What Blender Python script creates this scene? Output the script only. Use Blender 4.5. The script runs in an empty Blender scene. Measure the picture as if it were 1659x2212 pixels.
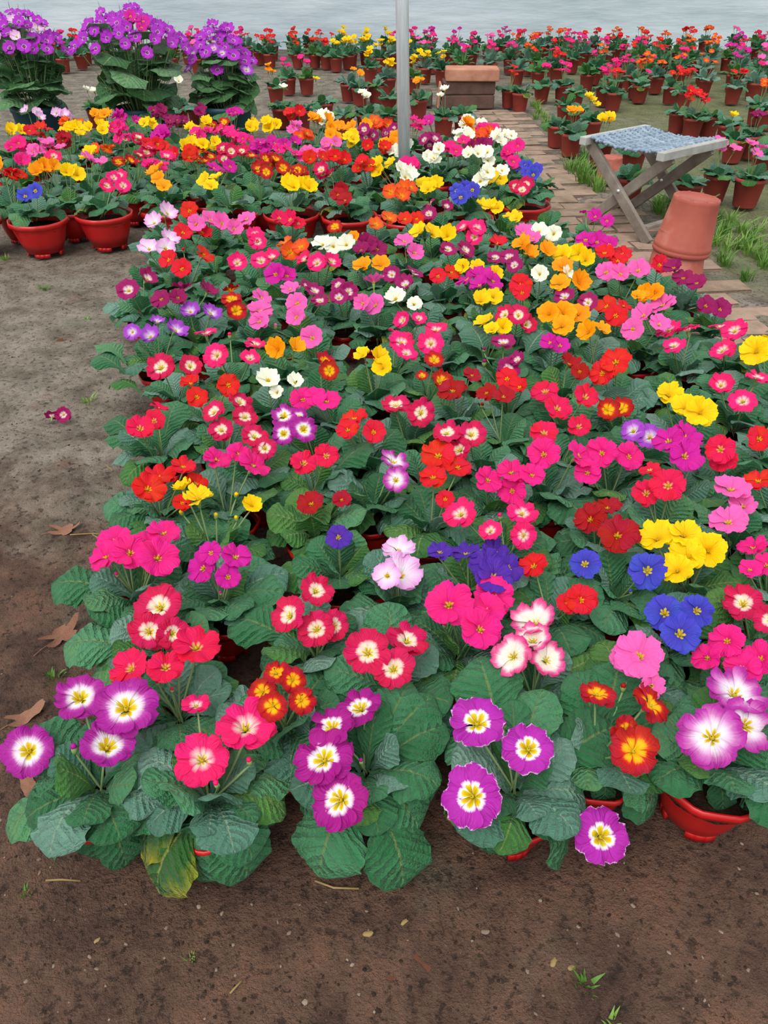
import bpy, math, random
from mathutils import Vector, Matrix, noise

# ------------------------------------------------------------------ camera
W, H, F = 1659, 2212, 1650.0
TH = math.radians(36.5)
CAM = Vector((0, 0, 1.0))
sc = bpy.context.scene
col = sc.collection
cd = bpy.data.cameras.new('camera')
cam = bpy.data.objects.new('camera', cd)
col.objects.link(cam)
cam.location = CAM
cam.rotation_euler = (math.pi / 2 - TH, 0, 0)
cd.sensor_fit = 'VERTICAL'
cd.sensor_height = 36.0
cd.lens = F / H * 36.0
cd.clip_start = 0.02
sc.camera = cam

# ------------------------------------------------------------------ world, sun, exposure
wd = bpy.data.worlds.new('overcast_sky')
sc.world = wd
wd.use_nodes = True
bg = wd.node_tree.nodes['Background']
bg.inputs[0].default_value = (0.93, 0.98, 1.0, 1)
bg.inputs[1].default_value = 0.92
sl = bpy.data.lights.new('sky_sun_through_film_offscreen', 'SUN')
sl.energy = 2.1
sl.angle = math.radians(45)
sl.color = (1.0, 0.98, 0.94)
sun = bpy.data.objects.new('sky_sun_through_film_offscreen', sl)
col.objects.link(sun)
sun.rotation_euler = (math.radians(28), math.radians(-18), 0)
sc.view_settings.view_transform = 'Standard'
sc.view_settings.look = 'None'
sc.view_settings.gamma = 1.0
sc.view_settings.use_curve_mapping = False
sc.view_settings.exposure = 0.26

# ------------------------------------------------------------------ helpers
FWD = Vector((0, math.cos(TH), -math.sin(TH)))
UP = Vector((0, math.sin(TH), math.cos(TH)))
RT = Vector((1, 0, 0))


def at(px, py, z=0.0):
    """the point at height z that stands at this place of the photograph"""
    d = RT * ((px - W / 2) / F) - UP * ((py - H / 2) / F) + FWD
    t = (z - CAM.z) / d.z
    return CAM + d * t


def depth(p):
    return (p - CAM).dot(FWD)


def project(p):
    d = p - CAM
    c = d.dot(FWD)
    return (W / 2 + F * d.dot(RT) / c, H / 2 - F * d.dot(UP) / c)


def lin(h):
    out = []
    for i in (0, 2, 4):
        c = int(h[i:i + 2], 16) / 255
        out.append(c / 12.92 if c <= 0.04045 else ((c + 0.055) / 1.055) ** 2.4)
    return (*out, 1.0)


def new(name, mesh, parent=None, M=None):
    o = bpy.data.objects.new(name, mesh)
    col.objects.link(o)
    if parent is not None:
        o.parent = parent
    if M is not None:
        o.matrix_basis = M
    return o


def tag(o, label=None, cat=None, group=None, kind=None):
    if label:
        o['label'] = label
    if cat:
        o['category'] = cat
    if group:
        o['group'] = group
    if kind:
        o['kind'] = kind
    return o


def thing(name, label, cat, loc=(0, 0, 0), rz=0.0, group=None):
    o = new(name, None)
    o.empty_display_size = 0.05
    o.location = loc
    o.rotation_euler = (0, 0, rz)
    return tag(o, label, cat, group)


class MB:
    """collects vertices, faces, uvs and material slots for one mesh"""

    def __init__(self):
        self.v, self.f, self.uv, self.mi = [], [], [], []

    def face(self, idx, uv=None, m=0):
        self.f.append(idx)
        self.uv.append(uv)
        self.mi.append(m)

    def grid(self, fn, nu, nv, m=0, flip=False):
        b = len(self.v)
        for j in range(nv + 1):
            for i in range(nu + 1):
                self.v.append(fn(i / nu, j / nv))
        for j in range(nv):
            for i in range(nu):
                q = [(i, j), (i + 1, j), (i + 1, j + 1), (i, j + 1)]
                if flip:
                    q.reverse()
                self.face([b + y * (nu + 1) + x for x, y in q], [(x / nu, y / nv) for x, y in q], m)

    def box(self, c, s, M=None, m=0):
        b = len(self.v)
        for k in range(8):
            p = Vector((c[0] + s[0] / 2 * (1 if k & 1 else -1), c[1] + s[1] / 2 * (1 if k & 2 else -1),
                        c[2] + s[2] / 2 * (1 if k & 4 else -1)))
            self.v.append(M @ p if M else p)
        for q in ((0, 2, 3, 1), (4, 5, 7, 6), (0, 1, 5, 4), (2, 6, 7, 3), (0, 4, 6, 2), (1, 3, 7, 5)):
            self.face([b + i for i in q], None, m)

    def lathe(self, prof, n, m=0, cap_bottom=False, cap_top=False, shape=None):
        b = len(self.v)
        for r, z in prof:
            for i in range(n):
                a = 2 * math.pi * i / n
                k = shape(a, z) if shape else 1.0
                self.v.append(Vector((r * k * math.cos(a), r * k * math.sin(a), z)))
        for j in range(len(prof) - 1):
            for i in range(n):
                i2 = (i + 1) % n
                self.face([b + j * n + i, b + j * n + i2, b + (j + 1) * n + i2, b + (j + 1) * n + i], None, m)
        if cap_bottom:
            self.face([b + i for i in range(n)][::-1], None, m)
        if cap_top:
            self.face([b + (len(prof) - 1) * n + i for i in range(n)], None, m)

    def tube(self, pts, rad, n=6, m=0):
        b = len(self.v)
        for k, p in enumerate(pts):
            p = Vector(p)
            a = Vector(pts[max(k - 1, 0)])
            c = Vector(pts[min(k + 1, len(pts) - 1)])
            t = (c - a).normalized()
            x = t.orthogonal().normalized()
            if k and x.dot(px_) < 0:
                x = -x
            if k:
                x = (px_ - t * px_.dot(t)).normalized()
            px_ = x
            y = t.cross(x)
            r = rad[k] if isinstance(rad, (list, tuple)) else rad
            for i in range(n):
                an = 2 * math.pi * i / n
                self.v.append(p + (x * math.cos(an) + y * math.sin(an)) * r)
        for k in range(len(pts) - 1):
            for i in range(n):
                i2 = (i + 1) % n
                self.face([b + k * n + i, b + k * n + i2, b + (k + 1) * n + i2, b + (k + 1) * n + i], None, m)
        self.face([b + i for i in range(n)][::-1], None, m)
        self.face([b + (len(pts) - 1) * n + i for i in range(n)], None, m)

    def add(self, other, M, m=None):
        b = len(self.v)
        self.v += [M @ Vector(p) for p in other.v]
        for f, u, k in zip(other.f, other.uv, other.mi):
            self.face([b + i for i in f], u, k if m is None else m)

    def mesh(self, name, mats, smooth=True):
        me = bpy.data.meshes.new(name)
        me.from_pydata([tuple(p) for p in self.v], [], self.f)
        for m in mats:
            me.materials.append(m)
        if any(self.uv):
            uvl = me.uv_layers.new(name='UVMap')
            flat = []
            for f, u in zip(self.f, self.uv):
                for k in range(len(f)):
                    flat += u[k] if u else (0.5, 0.5)
            uvl.data.foreach_set('uv', flat)
        me.polygons.foreach_set('material_index', self.mi)
        me.polygons.foreach_set('use_smooth', [smooth] * len(self.f))
        me.update()
        return me


def rot_to(n, spin=0.0):
    n = n.normalized()
    x = Vector((0, 0, 1)).cross(n)
    if x.length < 1e-4:
        x = Vector((1, 0, 0))
    x.normalize()
    y = n.cross(x)
    R = Matrix((x, y, n)).transposed().to_4x4()
    return R @ Matrix.Rotation(spin, 4, 'Z')


# ------------------------------------------------------------------ materials
def mat(name, rough=0.6, spec=0.3):
    m = bpy.data.materials.new(name)
    m.use_nodes = True
    nt = m.node_tree
    p = nt.nodes['Principled BSDF']
    p.inputs['Roughness'].default_value = rough
    p.inputs['Specular IOR Level'].default_value = spec
    return m, nt, p


def nd(nt, typ, **kw):
    n = nt.nodes.new(typ)
    for k, v in kw.items():
        setattr(n, k, v)
    return n


def ramp(nt, stops, src=None):
    r = nd(nt, 'ShaderNodeValToRGB')
    e = r.color_ramp.elements
    e[0].position, e[0].color = stops[0][0], lin(stops[0][1])
    e[1].position, e[1].color = stops[-1][0], lin(stops[-1][1])
    for p, c in stops[1:-1]:
        k = e.new(p)
        k.color = lin(c)
    if src is not None:
        nt.links.new(src, r.inputs[0])
    return r


def math_(nt, op, a, b=None, c=None):
    n = nd(nt, 'ShaderNodeMath', operation=op)
    for i, v in enumerate((a, b, c)):
        if v is None:
            continue
        if isinstance(v, (int, float)):
            n.inputs[i].default_value = v
        else:
            nt.links.new(v, n.inputs[i])
    return n.outputs[0]


def noise_tex(nt, scale, detail=4, rough=0.55, vec=None):
    n = nd(nt, 'ShaderNodeTexNoise')
    n.inputs['Scale'].default_value = scale
    n.inputs['Detail'].default_value = detail
    n.inputs['Roughness'].default_value = rough
    if vec is not None:
        nt.links.new(vec, n.inputs['Vector'])
    return n.outputs['Fac']


def bump(nt, p, h, strength=0.4, dist=0.01):
    b = nd(nt, 'ShaderNodeBump')
    b.inputs['Strength'].default_value = strength
    b.inputs['Distance'].default_value = dist
    nt.links.new(h, b.inputs['Height'])
    nt.links.new(b.outputs[0], p.inputs['Normal'])


def mixc(nt, fac, a, b, blend='MIX'):
    n = nd(nt, 'ShaderNodeMix', data_type='RGBA', blend_type=blend)
    if isinstance(fac, (int, float)):
        n.inputs[0].default_value = fac
    else:
        nt.links.new(fac, n.inputs[0])
    for i, v in ((6, a), (7, b)):
        if isinstance(v, tuple):
            n.inputs[i].default_value = v
        else:
            nt.links.new(v, n.inputs[i])
    return n.outputs[2]


def translucent(nt, p, colour, amount):
    t = nd(nt, 'ShaderNodeBsdfTranslucent')
    nt.links.new(colour, t.inputs[0])
    mx = nd(nt, 'ShaderNodeMixShader')
    mx.inputs[0].default_value = amount
    nt.links.new(p.outputs[0], mx.inputs[1])
    nt.links.new(t.outputs[0], mx.inputs[2])
    out = nt.nodes['Material Output']
    nt.links.new(mx.outputs[0], out.inputs[0])


def noisy(name, stops, scale=12, rough=0.6, spec=0.3, bstr=0.2, bdist=0.004, detail=6):
    m, nt, p = mat(name, rough, spec)
    tc = nd(nt, 'ShaderNodeTexCoord')
    oi = nd(nt, 'ShaderNodeObjectInfo')
    vo = nd(nt, 'ShaderNodeVectorMath', operation='ADD')
    nt.links.new(tc.outputs['Object'], vo.inputs[0])
    cb = nd(nt, 'ShaderNodeCombineXYZ')
    nt.links.new(math_(nt, 'MULTIPLY', oi.outputs['Random'], 37.0), cb.inputs[0])
    nt.links.new(cb.outputs[0], vo.inputs[1])
    n = noise_tex(nt, scale, detail, 0.6, vo.outputs[0])
    n = math_(nt, 'ADD', n, math_(nt, 'MULTIPLY_ADD', oi.outputs['Random'], 0.16, -0.08))
    r = ramp(nt, stops, n)
    nt.links.new(r.outputs[0], p.inputs['Base Color'])
    n2 = noise_tex(nt, scale * 6, 4, 0.6, tc.outputs['Object'])
    bump(nt, p, n2, bstr, bdist)
    return m


def petal_mat(name, stops, star=0.14):
    m, nt, p = mat(name, 0.55, 0.25)
    uv = nd(nt, 'ShaderNodeUVMap')
    sp = nd(nt, 'ShaderNodeSeparateXYZ')
    nt.links.new(uv.outputs[0], sp.inputs[0])
    u, v = sp.outputs[0], sp.outputs[1]
    au = math_(nt, 'ABSOLUTE', math_(nt, 'MULTIPLY_ADD', u, 2.0, -1.0))
    pw = math_(nt, 'POWER', au, 1.5)
    cmb = nd(nt, 'ShaderNodeCombineXYZ')
    nt.links.new(math_(nt, 'MULTIPLY', u, 16.0), cmb.inputs[0])
    nt.links.new(math_(nt, 'MULTIPLY', v, 2.0), cmb.inputs[1])
    oi = nd(nt, 'ShaderNodeObjectInfo')
    nt.links.new(math_(nt, 'MULTIPLY', oi.outputs['Random'], 40.0), cmb.inputs[2])
    ns = noise_tex(nt, 1.0, 2, 0.5, cmb.outputs[0])
    fac = math_(nt, 'ADD', v, math_(nt, 'MULTIPLY', math_(nt, 'MULTIPLY', pw, star * 2.2), math_(nt, 'SUBTRACT', 1.0, v)))
    fac = math_(nt, 'ADD', fac, math_(nt, 'MULTIPLY_ADD', ns, 0.16, -0.08))
    r = ramp(nt, stops, fac)
    hs = nd(nt, 'ShaderNodeHueSaturation')
    nt.links.new(r.outputs[0], hs.inputs['Color'])
    nt.links.new(math_(nt, 'MULTIPLY_ADD', ns, 0.3, 0.85), hs.inputs['Value'])
    nt.links.new(math_(nt, 'MULTIPLY_ADD', oi.outputs['Random'], 0.012, 0.494), hs.inputs['Hue'])
    nt.links.new(hs.outputs[0], p.inputs['Base Color'])
    bump(nt, p, ns, 0.35, 0.02)
    translucent(nt, p, hs.outputs[0], 0.3)
    return m


def leaf_mat(name, stops, vein='8FA860', yellow=None, rough=0.46, cloth=0.0):
    m, nt, p = mat(name, rough, 0.45)
    uv = nd(nt, 'ShaderNodeUVMap')
    sp = nd(nt, 'ShaderNodeSeparateXYZ')
    nt.links.new(uv.outputs[0], sp.inputs[0])
    u, v = sp.outputs[0], sp.outputs[1]
    au = math_(nt, 'ABSOLUTE', math_(nt, 'MULTIPLY_ADD', u, 2.0, -1.0))
    oi = nd(nt, 'ShaderNodeObjectInfo')
    tc = nd(nt, 'ShaderNodeTexCoord')
    ns = noise_tex(nt, 5.0, 4, 0.6, tc.outputs['Object'])
    mixv = math_(nt, 'MULTIPLY_ADD', ns, 0.5, math_(nt, 'MULTIPLY_ADD', oi.outputs['Random'], 0.7, -0.12))
    r = ramp(nt, stops, mixv)
    c = r.outputs[0]
    if yellow:
        ed = math_(nt, 'ADD', math_(nt, 'MULTIPLY', au, 0.55), math_(nt, 'MULTIPLY', v, 0.55))
        ed = math_(nt, 'ADD', ed, math_(nt, 'MULTIPLY_ADD', ns, 0.6, -0.3))
        rr = ramp(nt, [(0.62, '000000'), (0.95, 'FFFFFF')], ed)
        c = mixc(nt, rr.outputs[0], c, lin(yellow))
    # midrib and side veins
    mid = ramp(nt, [(0.0, 'FFFFFF'), (0.045, 'FFFFFF'), (0.085, '000000')], math_(nt, 'ADD', au, math_(nt, 'MULTIPLY', v, 0.05)))
    wob = math_(nt, 'MULTIPLY_ADD', ns, 1.0, -0.5)
    sv = math_(nt, 'FRACT', math_(nt, 'ADD', wob, math_(nt, 'SUBTRACT', math_(nt, 'MULTIPLY', v, 10.0), math_(nt, 'MULTIPLY', au, 2.4))))
    sv = math_(nt, 'ABSOLUTE', math_(nt, 'SUBTRACT', sv, 0.5))
    c = mixc(nt, math_(nt, 'MULTIPLY', mid.outputs[0], 0.75), c, lin(vein))
    nt.links.new(c, p.inputs['Base Color'])
    fine = noise_tex(nt, 1.0, 3, 0.6, None)
    vm = nd(nt, 'ShaderNodeVectorMath', operation='MULTIPLY')
    nt.links.new(uv.outputs[0], vm.inputs[0])
    vm.inputs[1].default_value = (22, 34, 1)
    nt.links.new(vm.outputs[0], fine.node.inputs['Vector'])
    hgt = math_(nt, 'ADD', math_(nt, 'MULTIPLY', math_(nt, 'POWER', math_(nt, 'MULTIPLY', sv, 2.0), 0.5), 0.75), math_(nt, 'MULTIPLY', fine, 1.0))
    bump(nt, p, hgt, 0.75, 0.04)
    p.inputs['Sheen Weight'].default_value = 0.08
    p.inputs['Sheen Roughness'].default_value = 0.4
    translucent(nt, p, c, 0.18)
    return m


# petal colours by variety: (words for the label, ramp from throat to rim)
YE = 'F2CC10'
TYPES = {
    'P': ('purple-magenta white-throated', [(0, 'C8A81A'), (.20, YE), (.28, 'F5D850'), (.35, 'FFFFFF'), (.46, 'F6DDF0'), (.60, 'C048AC'), (.72, 'B02498'), (1, 'A81C92')], .12),
    'Q': ('deep magenta white-starred', [(0, 'C8A81A'), (.24, YE), (.30, 'F5D850'), (.36, 'FFFFFF'), (.46, 'F6DDF0'), (.56, 'B0168C'), (1, 'A30F80')], .16),
    'M': ('white-edged orchid-magenta', [(0, 'B89A18'), (.28, YE), (.32, 'F4D948'), (.36, 'FFFFFF'), (.43, 'F8E8F8'), (.50, 'BE2CB2'), (.955, 'B223A4'), (.985, 'D890D4'), (1.0, 'EBC4EE')], .14),
    'F': ('pale-hearted mauve', [(0, 'C8A81A'), (.20, YE), (.28, 'FFFFFF'), (.44, 'F8E4F4'), (.66, 'D478C0'), (.84, 'BE38A6'), (1, 'B02698')], .16),
    'C': ('crimson cream-centred', [(0, 'D0B020'), (.17, YE), (.24, 'FFF6D0'), (.40, 'FBD9CF'), (.52, 'DA1658'), (1, 'CC0E4C')], .14),
    'H': ('hot pink pale-centred', [(0, 'C8B020'), (.15, YE), (.21, 'FFF0DA'), (.36, 'F9A9B9'), (.50, 'F21E74'), (1, 'EE186C')], .14),
    'K': ('plain hot pink', [(0, 'D8A820'), (.12, YE), (.17, 'EC1C80'), (1, 'F01E88')], .10),
    'E': ('cerise red', [(0, 'D8A820'), (.12, YE), (.20, 'F8A080'), (.28, 'E8124F'), (1, 'E6104A')], .12),
    'A': ('plain magenta', [(0, 'D8A820'), (.14, YE), (.20, 'D6169A'), (1, 'D4189C')], .10),
    'W': ('white pink-rimmed', [(0, 'D8C030'), (.18, 'E8CE30'), (.25, 'FFF8DC'), (.62, 'FFF0EC'), (.80, 'F06FA6'), (1, 'D8257C')], .18),
    'O': ('red golden-starred', [(0, 'E8B010'), (.30, 'FFC60C'), (.46, 'FFB00A'), (.56, 'DE3A10'), (.66, 'C01216'), (1, 'A80C1C')], .22),
    'R': ('bright red', [(0, 'E8C010'), (.15, 'FFC814'), (.20, 'E8201A'), (1, 'E00C1E')], .12),
    'D': ('dark red', [(0, 'D8A010'), (.12, 'F0B810'), (.17, 'B40A18'), (1, 'A8061C')], .10),
    'Y': ('bright yellow', [(0, 'E8A800'), (.25, 'FFCC00'), (1, 'FFDC00')], .05),
    'G': ('golden orange-yellow', [(0, 'E88400'), (.25, 'FF9A00'), (1, 'FFAA02')], .05),
    'V': ('violet', [(0, 'C8A020'), (.15, 'E8C020'), (.20, '5A2AA4'), (1, '5228A6')], .10),
    'B': ('royal blue', [(0, 'C8A020'), (.19, 'F2CF20'), (.24, '3C3AB0'), (1, '484CCC')], .10),
    'L': ('pale lilac-pink', [(0, 'D8B020'), (.13, YE), (.20, 'FFF4FA'), (.55, 'F8D4F0'), (1, 'EC9CE0')], .06),
    'N': ('creamy white', [(0, 'D8B820'), (.12, 'EFC828'), (.20, 'FCFADC'), (1, 'FBFAEE')], .05),
    'S': ('light pink', [(0, 'E0B020'), (.13, YE), (.19, 'F464B6'), (1, 'F667BA')], .08),
    'T': ('orange-red', [(0, 'E8A010'), (.22, 'FFB41E'), (.34, 'F4701C'), (1, 'E8401E')], .12),
    'X': ('wine-red', [(0, 'D8A820'), (.12, 'EEC030'), (.17, 'A0105E'), (1, '960C58')], .10),
    'Z': ('wine white-centred', [(0, 'D8A820'), (.14, YE), (.20, 'FFF8EE'), (.34, 'EFC4D8'), (.48, 'A8125F'), (1, 'A01062')], .12),
    'I': ('soft purple', [(0, 'D8B020'), (.13, YE), (.20, 'FBF0FA'), (.36, 'DDB0E6'), (.6, 'B14CCB'), (1, 'A53CC0')], .08),
    'J': ('violet-magenta daisy', [(0, '6A2088'), (.16, '8A2A9A'), (.24, 'E0B8E8'), (.34, 'C038CC'), (1, 'B02CC0')], .05),
}
PM = {k: petal_mat('petal_' + v[0].replace(' ', '_').replace('-', '_'), v[1], v[2]) for k, v in TYPES.items()}
GREENS = [(0.0, '2A7040'), (0.35, '3C8C54'), (0.7, '5AA874'), (1.0, '78B05C')]
M_LEAF = leaf_mat('primrose_leaf', GREENS)
M_LEAF_Y = leaf_mat('yellowing_leaf', [(0.0, '2C6B2A'), (0.5, '3F7D2C'), (1.0, '6B8F2A')], 'B8BE50', 'B9B41C')
M_LEAF_L = leaf_mat('fresh_green_leaf', [(0.0, '3A8436'), (0.5, '559A42'), (1.0, '76AE4A')], 'A9C070')
M_LEAF_G = leaf_mat('grey_green_leaf', [(0.0, '4A8866'), (0.4, '68A286'), (0.8, '8EBEA6'), (1.0, '80AE70')], 'B0CCA6', None, 0.42)
M_LEAF_B = leaf_mat('broad_leaf', [(0.0, '3A7040'), (0.4, '55904E'), (0.75, '74AC70'), (1.0, 'A2C6A0')], 'B8CC88', None, 0.5)
M_STEM, nt_, p_ = mat('flower_stalk', 0.6, 0.2)
p_.inputs['Base Color'].default_value = lin('7C9462')
M_CALYX, nt_, p_ = mat('calyx', 0.6, 0.2)
p_.inputs['Base Color'].default_value = lin('7E9A58')
M_EYE, nt_, p_ = mat('flower_eye', 0.6, 0.2)
p_.inputs['Base Color'].default_value = lin('B5A020')
M_SOIL = noisy('potting_soil', [(0.3, '1E1612'), (0.6, '3A2A20'), (0.8, '54402F')], 60, 0.9, 0.1, 0.8, 0.01)
M_RED = noisy('red_plastic', [(0.3, 'AE1416'), (0.6, 'C01818'), (0.8, 'B4201E')], 8, 0.34, 0.5, 0.05, 0.002)
M_TERRA = noisy('terracotta_plastic', [(0.3, '8E3A34'), (0.6, '9E4238'), (0.8, '8A342E')], 9, 0.6, 0.3, 0.12, 0.002)
M_TERRA2 = noisy('faded_terracotta_plastic', [(0.25, '96483C'), (0.55, 'AA5848'), (0.8, 'C28678')], 7, 0.6, 0.3, 0.15, 0.002)
M_TUB = noisy('dark_teal_plastic', [(0.3, '0E3640'), (0.7, '16444E')], 6, 0.5, 0.4, 0.05, 0.002)
M_BLACK = noisy('black_plastic', [(0.3, '16161C'), (0.7, '24222A')], 6, 0.5, 0.4, 0.05, 0.002)
M_BRICK = noisy('muddy_brick', [(0.25, '74614F'), (0.45, '8E7A68'), (0.6, '9E8474'), (0.75, 'A08070'), (0.9, '7A7258')], 11, 0.85, 0.15, 0.7, 0.006)
M_CLAY = noisy('clay_slab', [(0.25, '9C6854'), (0.55, 'B8836C'), (0.8, 'C69880')], 9, 0.85, 0.15, 0.5, 0.004)
M_BLOCK = noisy('dark_block', [(0.25, '4A3A34'), (0.55, '614C44'), (0.8, '705248')], 9, 0.9, 0.1, 0.6, 0.005)
M_WOOD = noisy('weathered_wood', [(0.25, '6A5F56'), (0.55, '857A70'), (0.8, '9C938A')], 14, 0.75, 0.2, 0.5, 0.003)
M_RAIL = noisy('grey_weathered_rail', [(0.25, '8E8C88'), (0.55, 'A8A6A2'), (0.8, 'B8B6B2')], 14, 0.75, 0.2, 0.4, 0.003)
M_CORD = noisy('grey_blue_cord', [(0.25, '5E6E7E'), (0.5, '8494A4'), (0.8, 'A8B4BE')], 30, 0.7, 0.2, 0.5, 0.002)
M_DRY = noisy('dry_leaf', [(0.25, '6A4636'), (0.55, '8E6450'), (0.8, 'A67C64')], 25, 0.7, 0.2, 0.4, 0.003)
M_STRAW = noisy('straw', [(0.3, '80693F'), (0.7, 'A08A5C')], 25, 0.7, 0.2, 0.3, 0.002)
M_STEEL, nt_, p_ = mat('galvanised_steel', 0.32, 0.5)
p_.inputs['Metallic'].default_value = 0.3
tc_ = nd(nt_, 'ShaderNodeTexCoord')
mp_ = nd(nt_, 'ShaderNodeMapping')
mp_.inputs['Scale'].default_value = (30, 30, 3)
nt_.links.new(tc_.outputs['Object'], mp_.inputs[0])
n_ = noise_tex(nt_, 2.0, 5, 0.6, mp_.outputs[0])
nt_.links.new(ramp(nt_, [(0.3, 'C8CED4'), (0.6, 'E6ECF2'), (0.8, 'D2D2CE')], n_).outputs[0], p_.inputs['Base Color'])
nt_.links.new(math_(nt_, 'MULTIPLY_ADD', n_, 0.3, 0.2), p_.inputs['Roughness'])
M_GRASS, nt_, p_ = mat('grass_blade', 0.5, 0.3)
oi_ = nd(nt_, 'ShaderNodeObjectInfo')
r_ = ramp(nt_, [(0, '4E7A2C'), (0.5, '6A9440'), (1, '86A850')], oi_.outputs['Random'])
nt_.links.new(r_.outputs[0], p_.inputs['Base Color'])
translucent(nt_, p_, r_.outputs[0], 0.25)

# ------------------------------------------------------------------ ground
def ground_mat():
    m, nt, p = mat('trodden_soil', 0.85, 0.25)
    tc = nd(nt, 'ShaderNodeTexCoord')
    ob = tc.outputs['Object']
    big = noise_tex(nt, 1.6, 6, 0.65, ob)
    mid = noise_tex(nt, 9, 8, 0.72, ob)
    fin = noise_tex(nt, 70, 5, 0.7, ob)
    vf = noise_tex(nt, 260, 3, 0.7, ob)
    sp = nd(nt, 'ShaderNodeSeparateXYZ')
    nt.links.new(ob, sp.inputs[0])
    X, Y = sp.outputs[0], sp.outputs[1]
    brown = ramp(nt, [(0.26, '33251E'), (0.40, '563F34'), (0.53, '6E5243'), (0.66, '825C48'), (0.8, '946650')], mid)
    pale = ramp(nt, [(0.26, '5C5044'), (0.42, '7E7264'), (0.58, 'A09384'), (0.72, 'B0A294'), (0.85, '969078')], mid)
    # damp dark clay near the front, paler dried mud further back
    dry = math_(nt, 'ADD', math_(nt, 'MULTIPLY_ADD', Y, 1.5, -1.75), math_(nt, 'ADD', math_(nt, 'MULTIPLY_ADD', big, 2.6, -1.3), math_(nt, 'MULTIPLY_ADD', mid, 1.6, -0.8)))
    dry = math_(nt, 'MINIMUM', math_(nt, 'MAXIMUM', dry, 0.0), 1.0)
    c = mixc(nt, dry, brown.outputs[0], pale.outputs[0])
    # moss and algae
    ms = math_(nt, 'ADD', math_(nt, 'MULTIPLY_ADD', X, 0.55, -0.62), math_(nt, 'MULTIPLY_ADD', big, 1.7, -0.75))
    msr = ramp(nt, [(0.12, '000000'), (0.5, 'FFFFFF')], math_(nt, 'ADD', ms, math_(nt, 'MULTIPLY_ADD', fin, 0.5, -0.25)))
    c = mixc(nt, math_(nt, 'MULTIPLY', msr.outputs[0], 0.62), c, lin('6E7C3C'))
    alg = ramp(nt, [(0.55, '000000'), (0.68, 'FFFFFF')], noise_tex(nt, 2.6, 4, 0.6, ob))
    c = mixc(nt, math_(nt, 'MULTIPLY', alg.outputs[0], 0.4), c, lin('77806C'))
    red = ramp(nt, [(0.62, '000000'), (0.72, 'FFFFFF')], noise_tex(nt, 5.5, 5, 0.65, ob))
    c = mixc(nt, math_(nt, 'MULTIPLY', red.outputs[0], 0.5), c, lin('7C4A38'))
    spk = ramp(nt, [(0.38, 'FFFFFF'), (0.46, '000000')], fin)
    c = mixc(nt, math_(nt, 'MULTIPLY', spk.outputs[0], 0.7), c, lin('2A201B'))
    lsp = ramp(nt, [(0.66, '000000'), (0.72, 'FFFFFF')], vf)
    c = mixc(nt, math_(nt, 'MULTIPLY', lsp.outputs[0], 0.5), c, lin('A08C78'))
    nt.links.new(c, p.inputs['Base Color'])
    nt.links.new(math_(nt, 'MULTIPLY_ADD', mid, -0.5, 1.0), p.inputs['Roughness'])
    h = math_(nt, 'ADD', math_(nt, 'MULTIPLY', fin, 0.8), math_(nt, 'ADD', math_(nt, 'MULTIPLY', vf, 0.35), mid))
    bump(nt, p, h, 1.0, 0.022)
    return m


def ground_z(x, y):
    z = 0.010 * noise.noise(Vector((x * 2.2, y * 2.2, 0))) + 0.006 * noise.noise(Vector((x * 9, y * 9, 3)))
    if y < 3.2:
        z += 0.003 * noise.noise(Vector((x * 30, y * 30, 7)))
    return z - 0.012


mb = MB()
xs = [-14, -10, -7, -5, -4] + [-3.2 + 0.04 * i for i in range(161)] + [4, 5, 7, 10, 14]
ys = [-1.5, -1.0, -0.5] + [-0.2 + 0.025 * i for i in range(130)] + [3.05 + 0.08 * i for i in range(1, 55)] + [7.8, 8.4, 9.0, 9.8, 10.6, 11.6, 13]
for y in ys:
    for x in xs:
        mb.v.append(Vector((x, y, ground_z(x, y))))
nx = len(xs)
for j in range(len(ys) - 1):
    for i in range(nx - 1):
        mb.face([j * nx + i, j * nx + i + 1, (j + 1) * nx + i + 1, (j + 1) * nx + i])
tag(new('floor', mb.mesh('floor', [ground_mat()])), 'trodden bare soil floor of the greenhouse', None, None, 'structure')

# ------------------------------------------------------------------ greenhouse film wall
def film_mat():
    m, nt, p = mat('greenhouse_film', 0.38, 0.4)
    tc = nd(nt, 'ShaderNodeTexCoord')
    mp = nd(nt, 'ShaderNodeMapping')
    mp.inputs['Scale'].default_value = (0.5, 1.0, 3.0)
    nt.links.new(tc.outputs['Object'], mp.inputs[0])
    a = noise_tex(nt, 1.3, 5, 0.6, mp.outputs[0])
    r = ramp(nt, [(0.3, 'C4D2DA'), (0.5, 'DEE9F0'), (0.7, 'F4FAFE')], a)
    nt.links.new(r.outputs[0], p.inputs['Base Color'])
    bump(nt, p, a, 0.5, 0.15)
    translucent(nt, p, r.outputs[0], 0.55)
    return m


mb = MB()
def film(u, v):
    x = -12 + 24 * u
    a = v * 2.2
    y = 10.9 - 2.6 * (1 - math.cos(a * 0.62))
    z = 2.9 * math.sin(a * 0.62) ** 0.9 * 1.0 if a > 0 else 0.0
    k = noise.noise(Vector((x * 0.8, a * 2.0, 0)))
    w = 0.05 * math.sin(x * 5.2 + 0.6 * math.sin(a * 5)) * (0.3 + v) + 0.09 * k
    return Vector((x, y + w * 0.5, z - 0.03 + 0.0 * w))
mb.grid(film, 200, 26)
o = new('wall_back', mb.mesh('wall_back', [film_mat()]))
tag(o, 'translucent bluish-white greenhouse film wall', None, None, 'structure')

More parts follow.
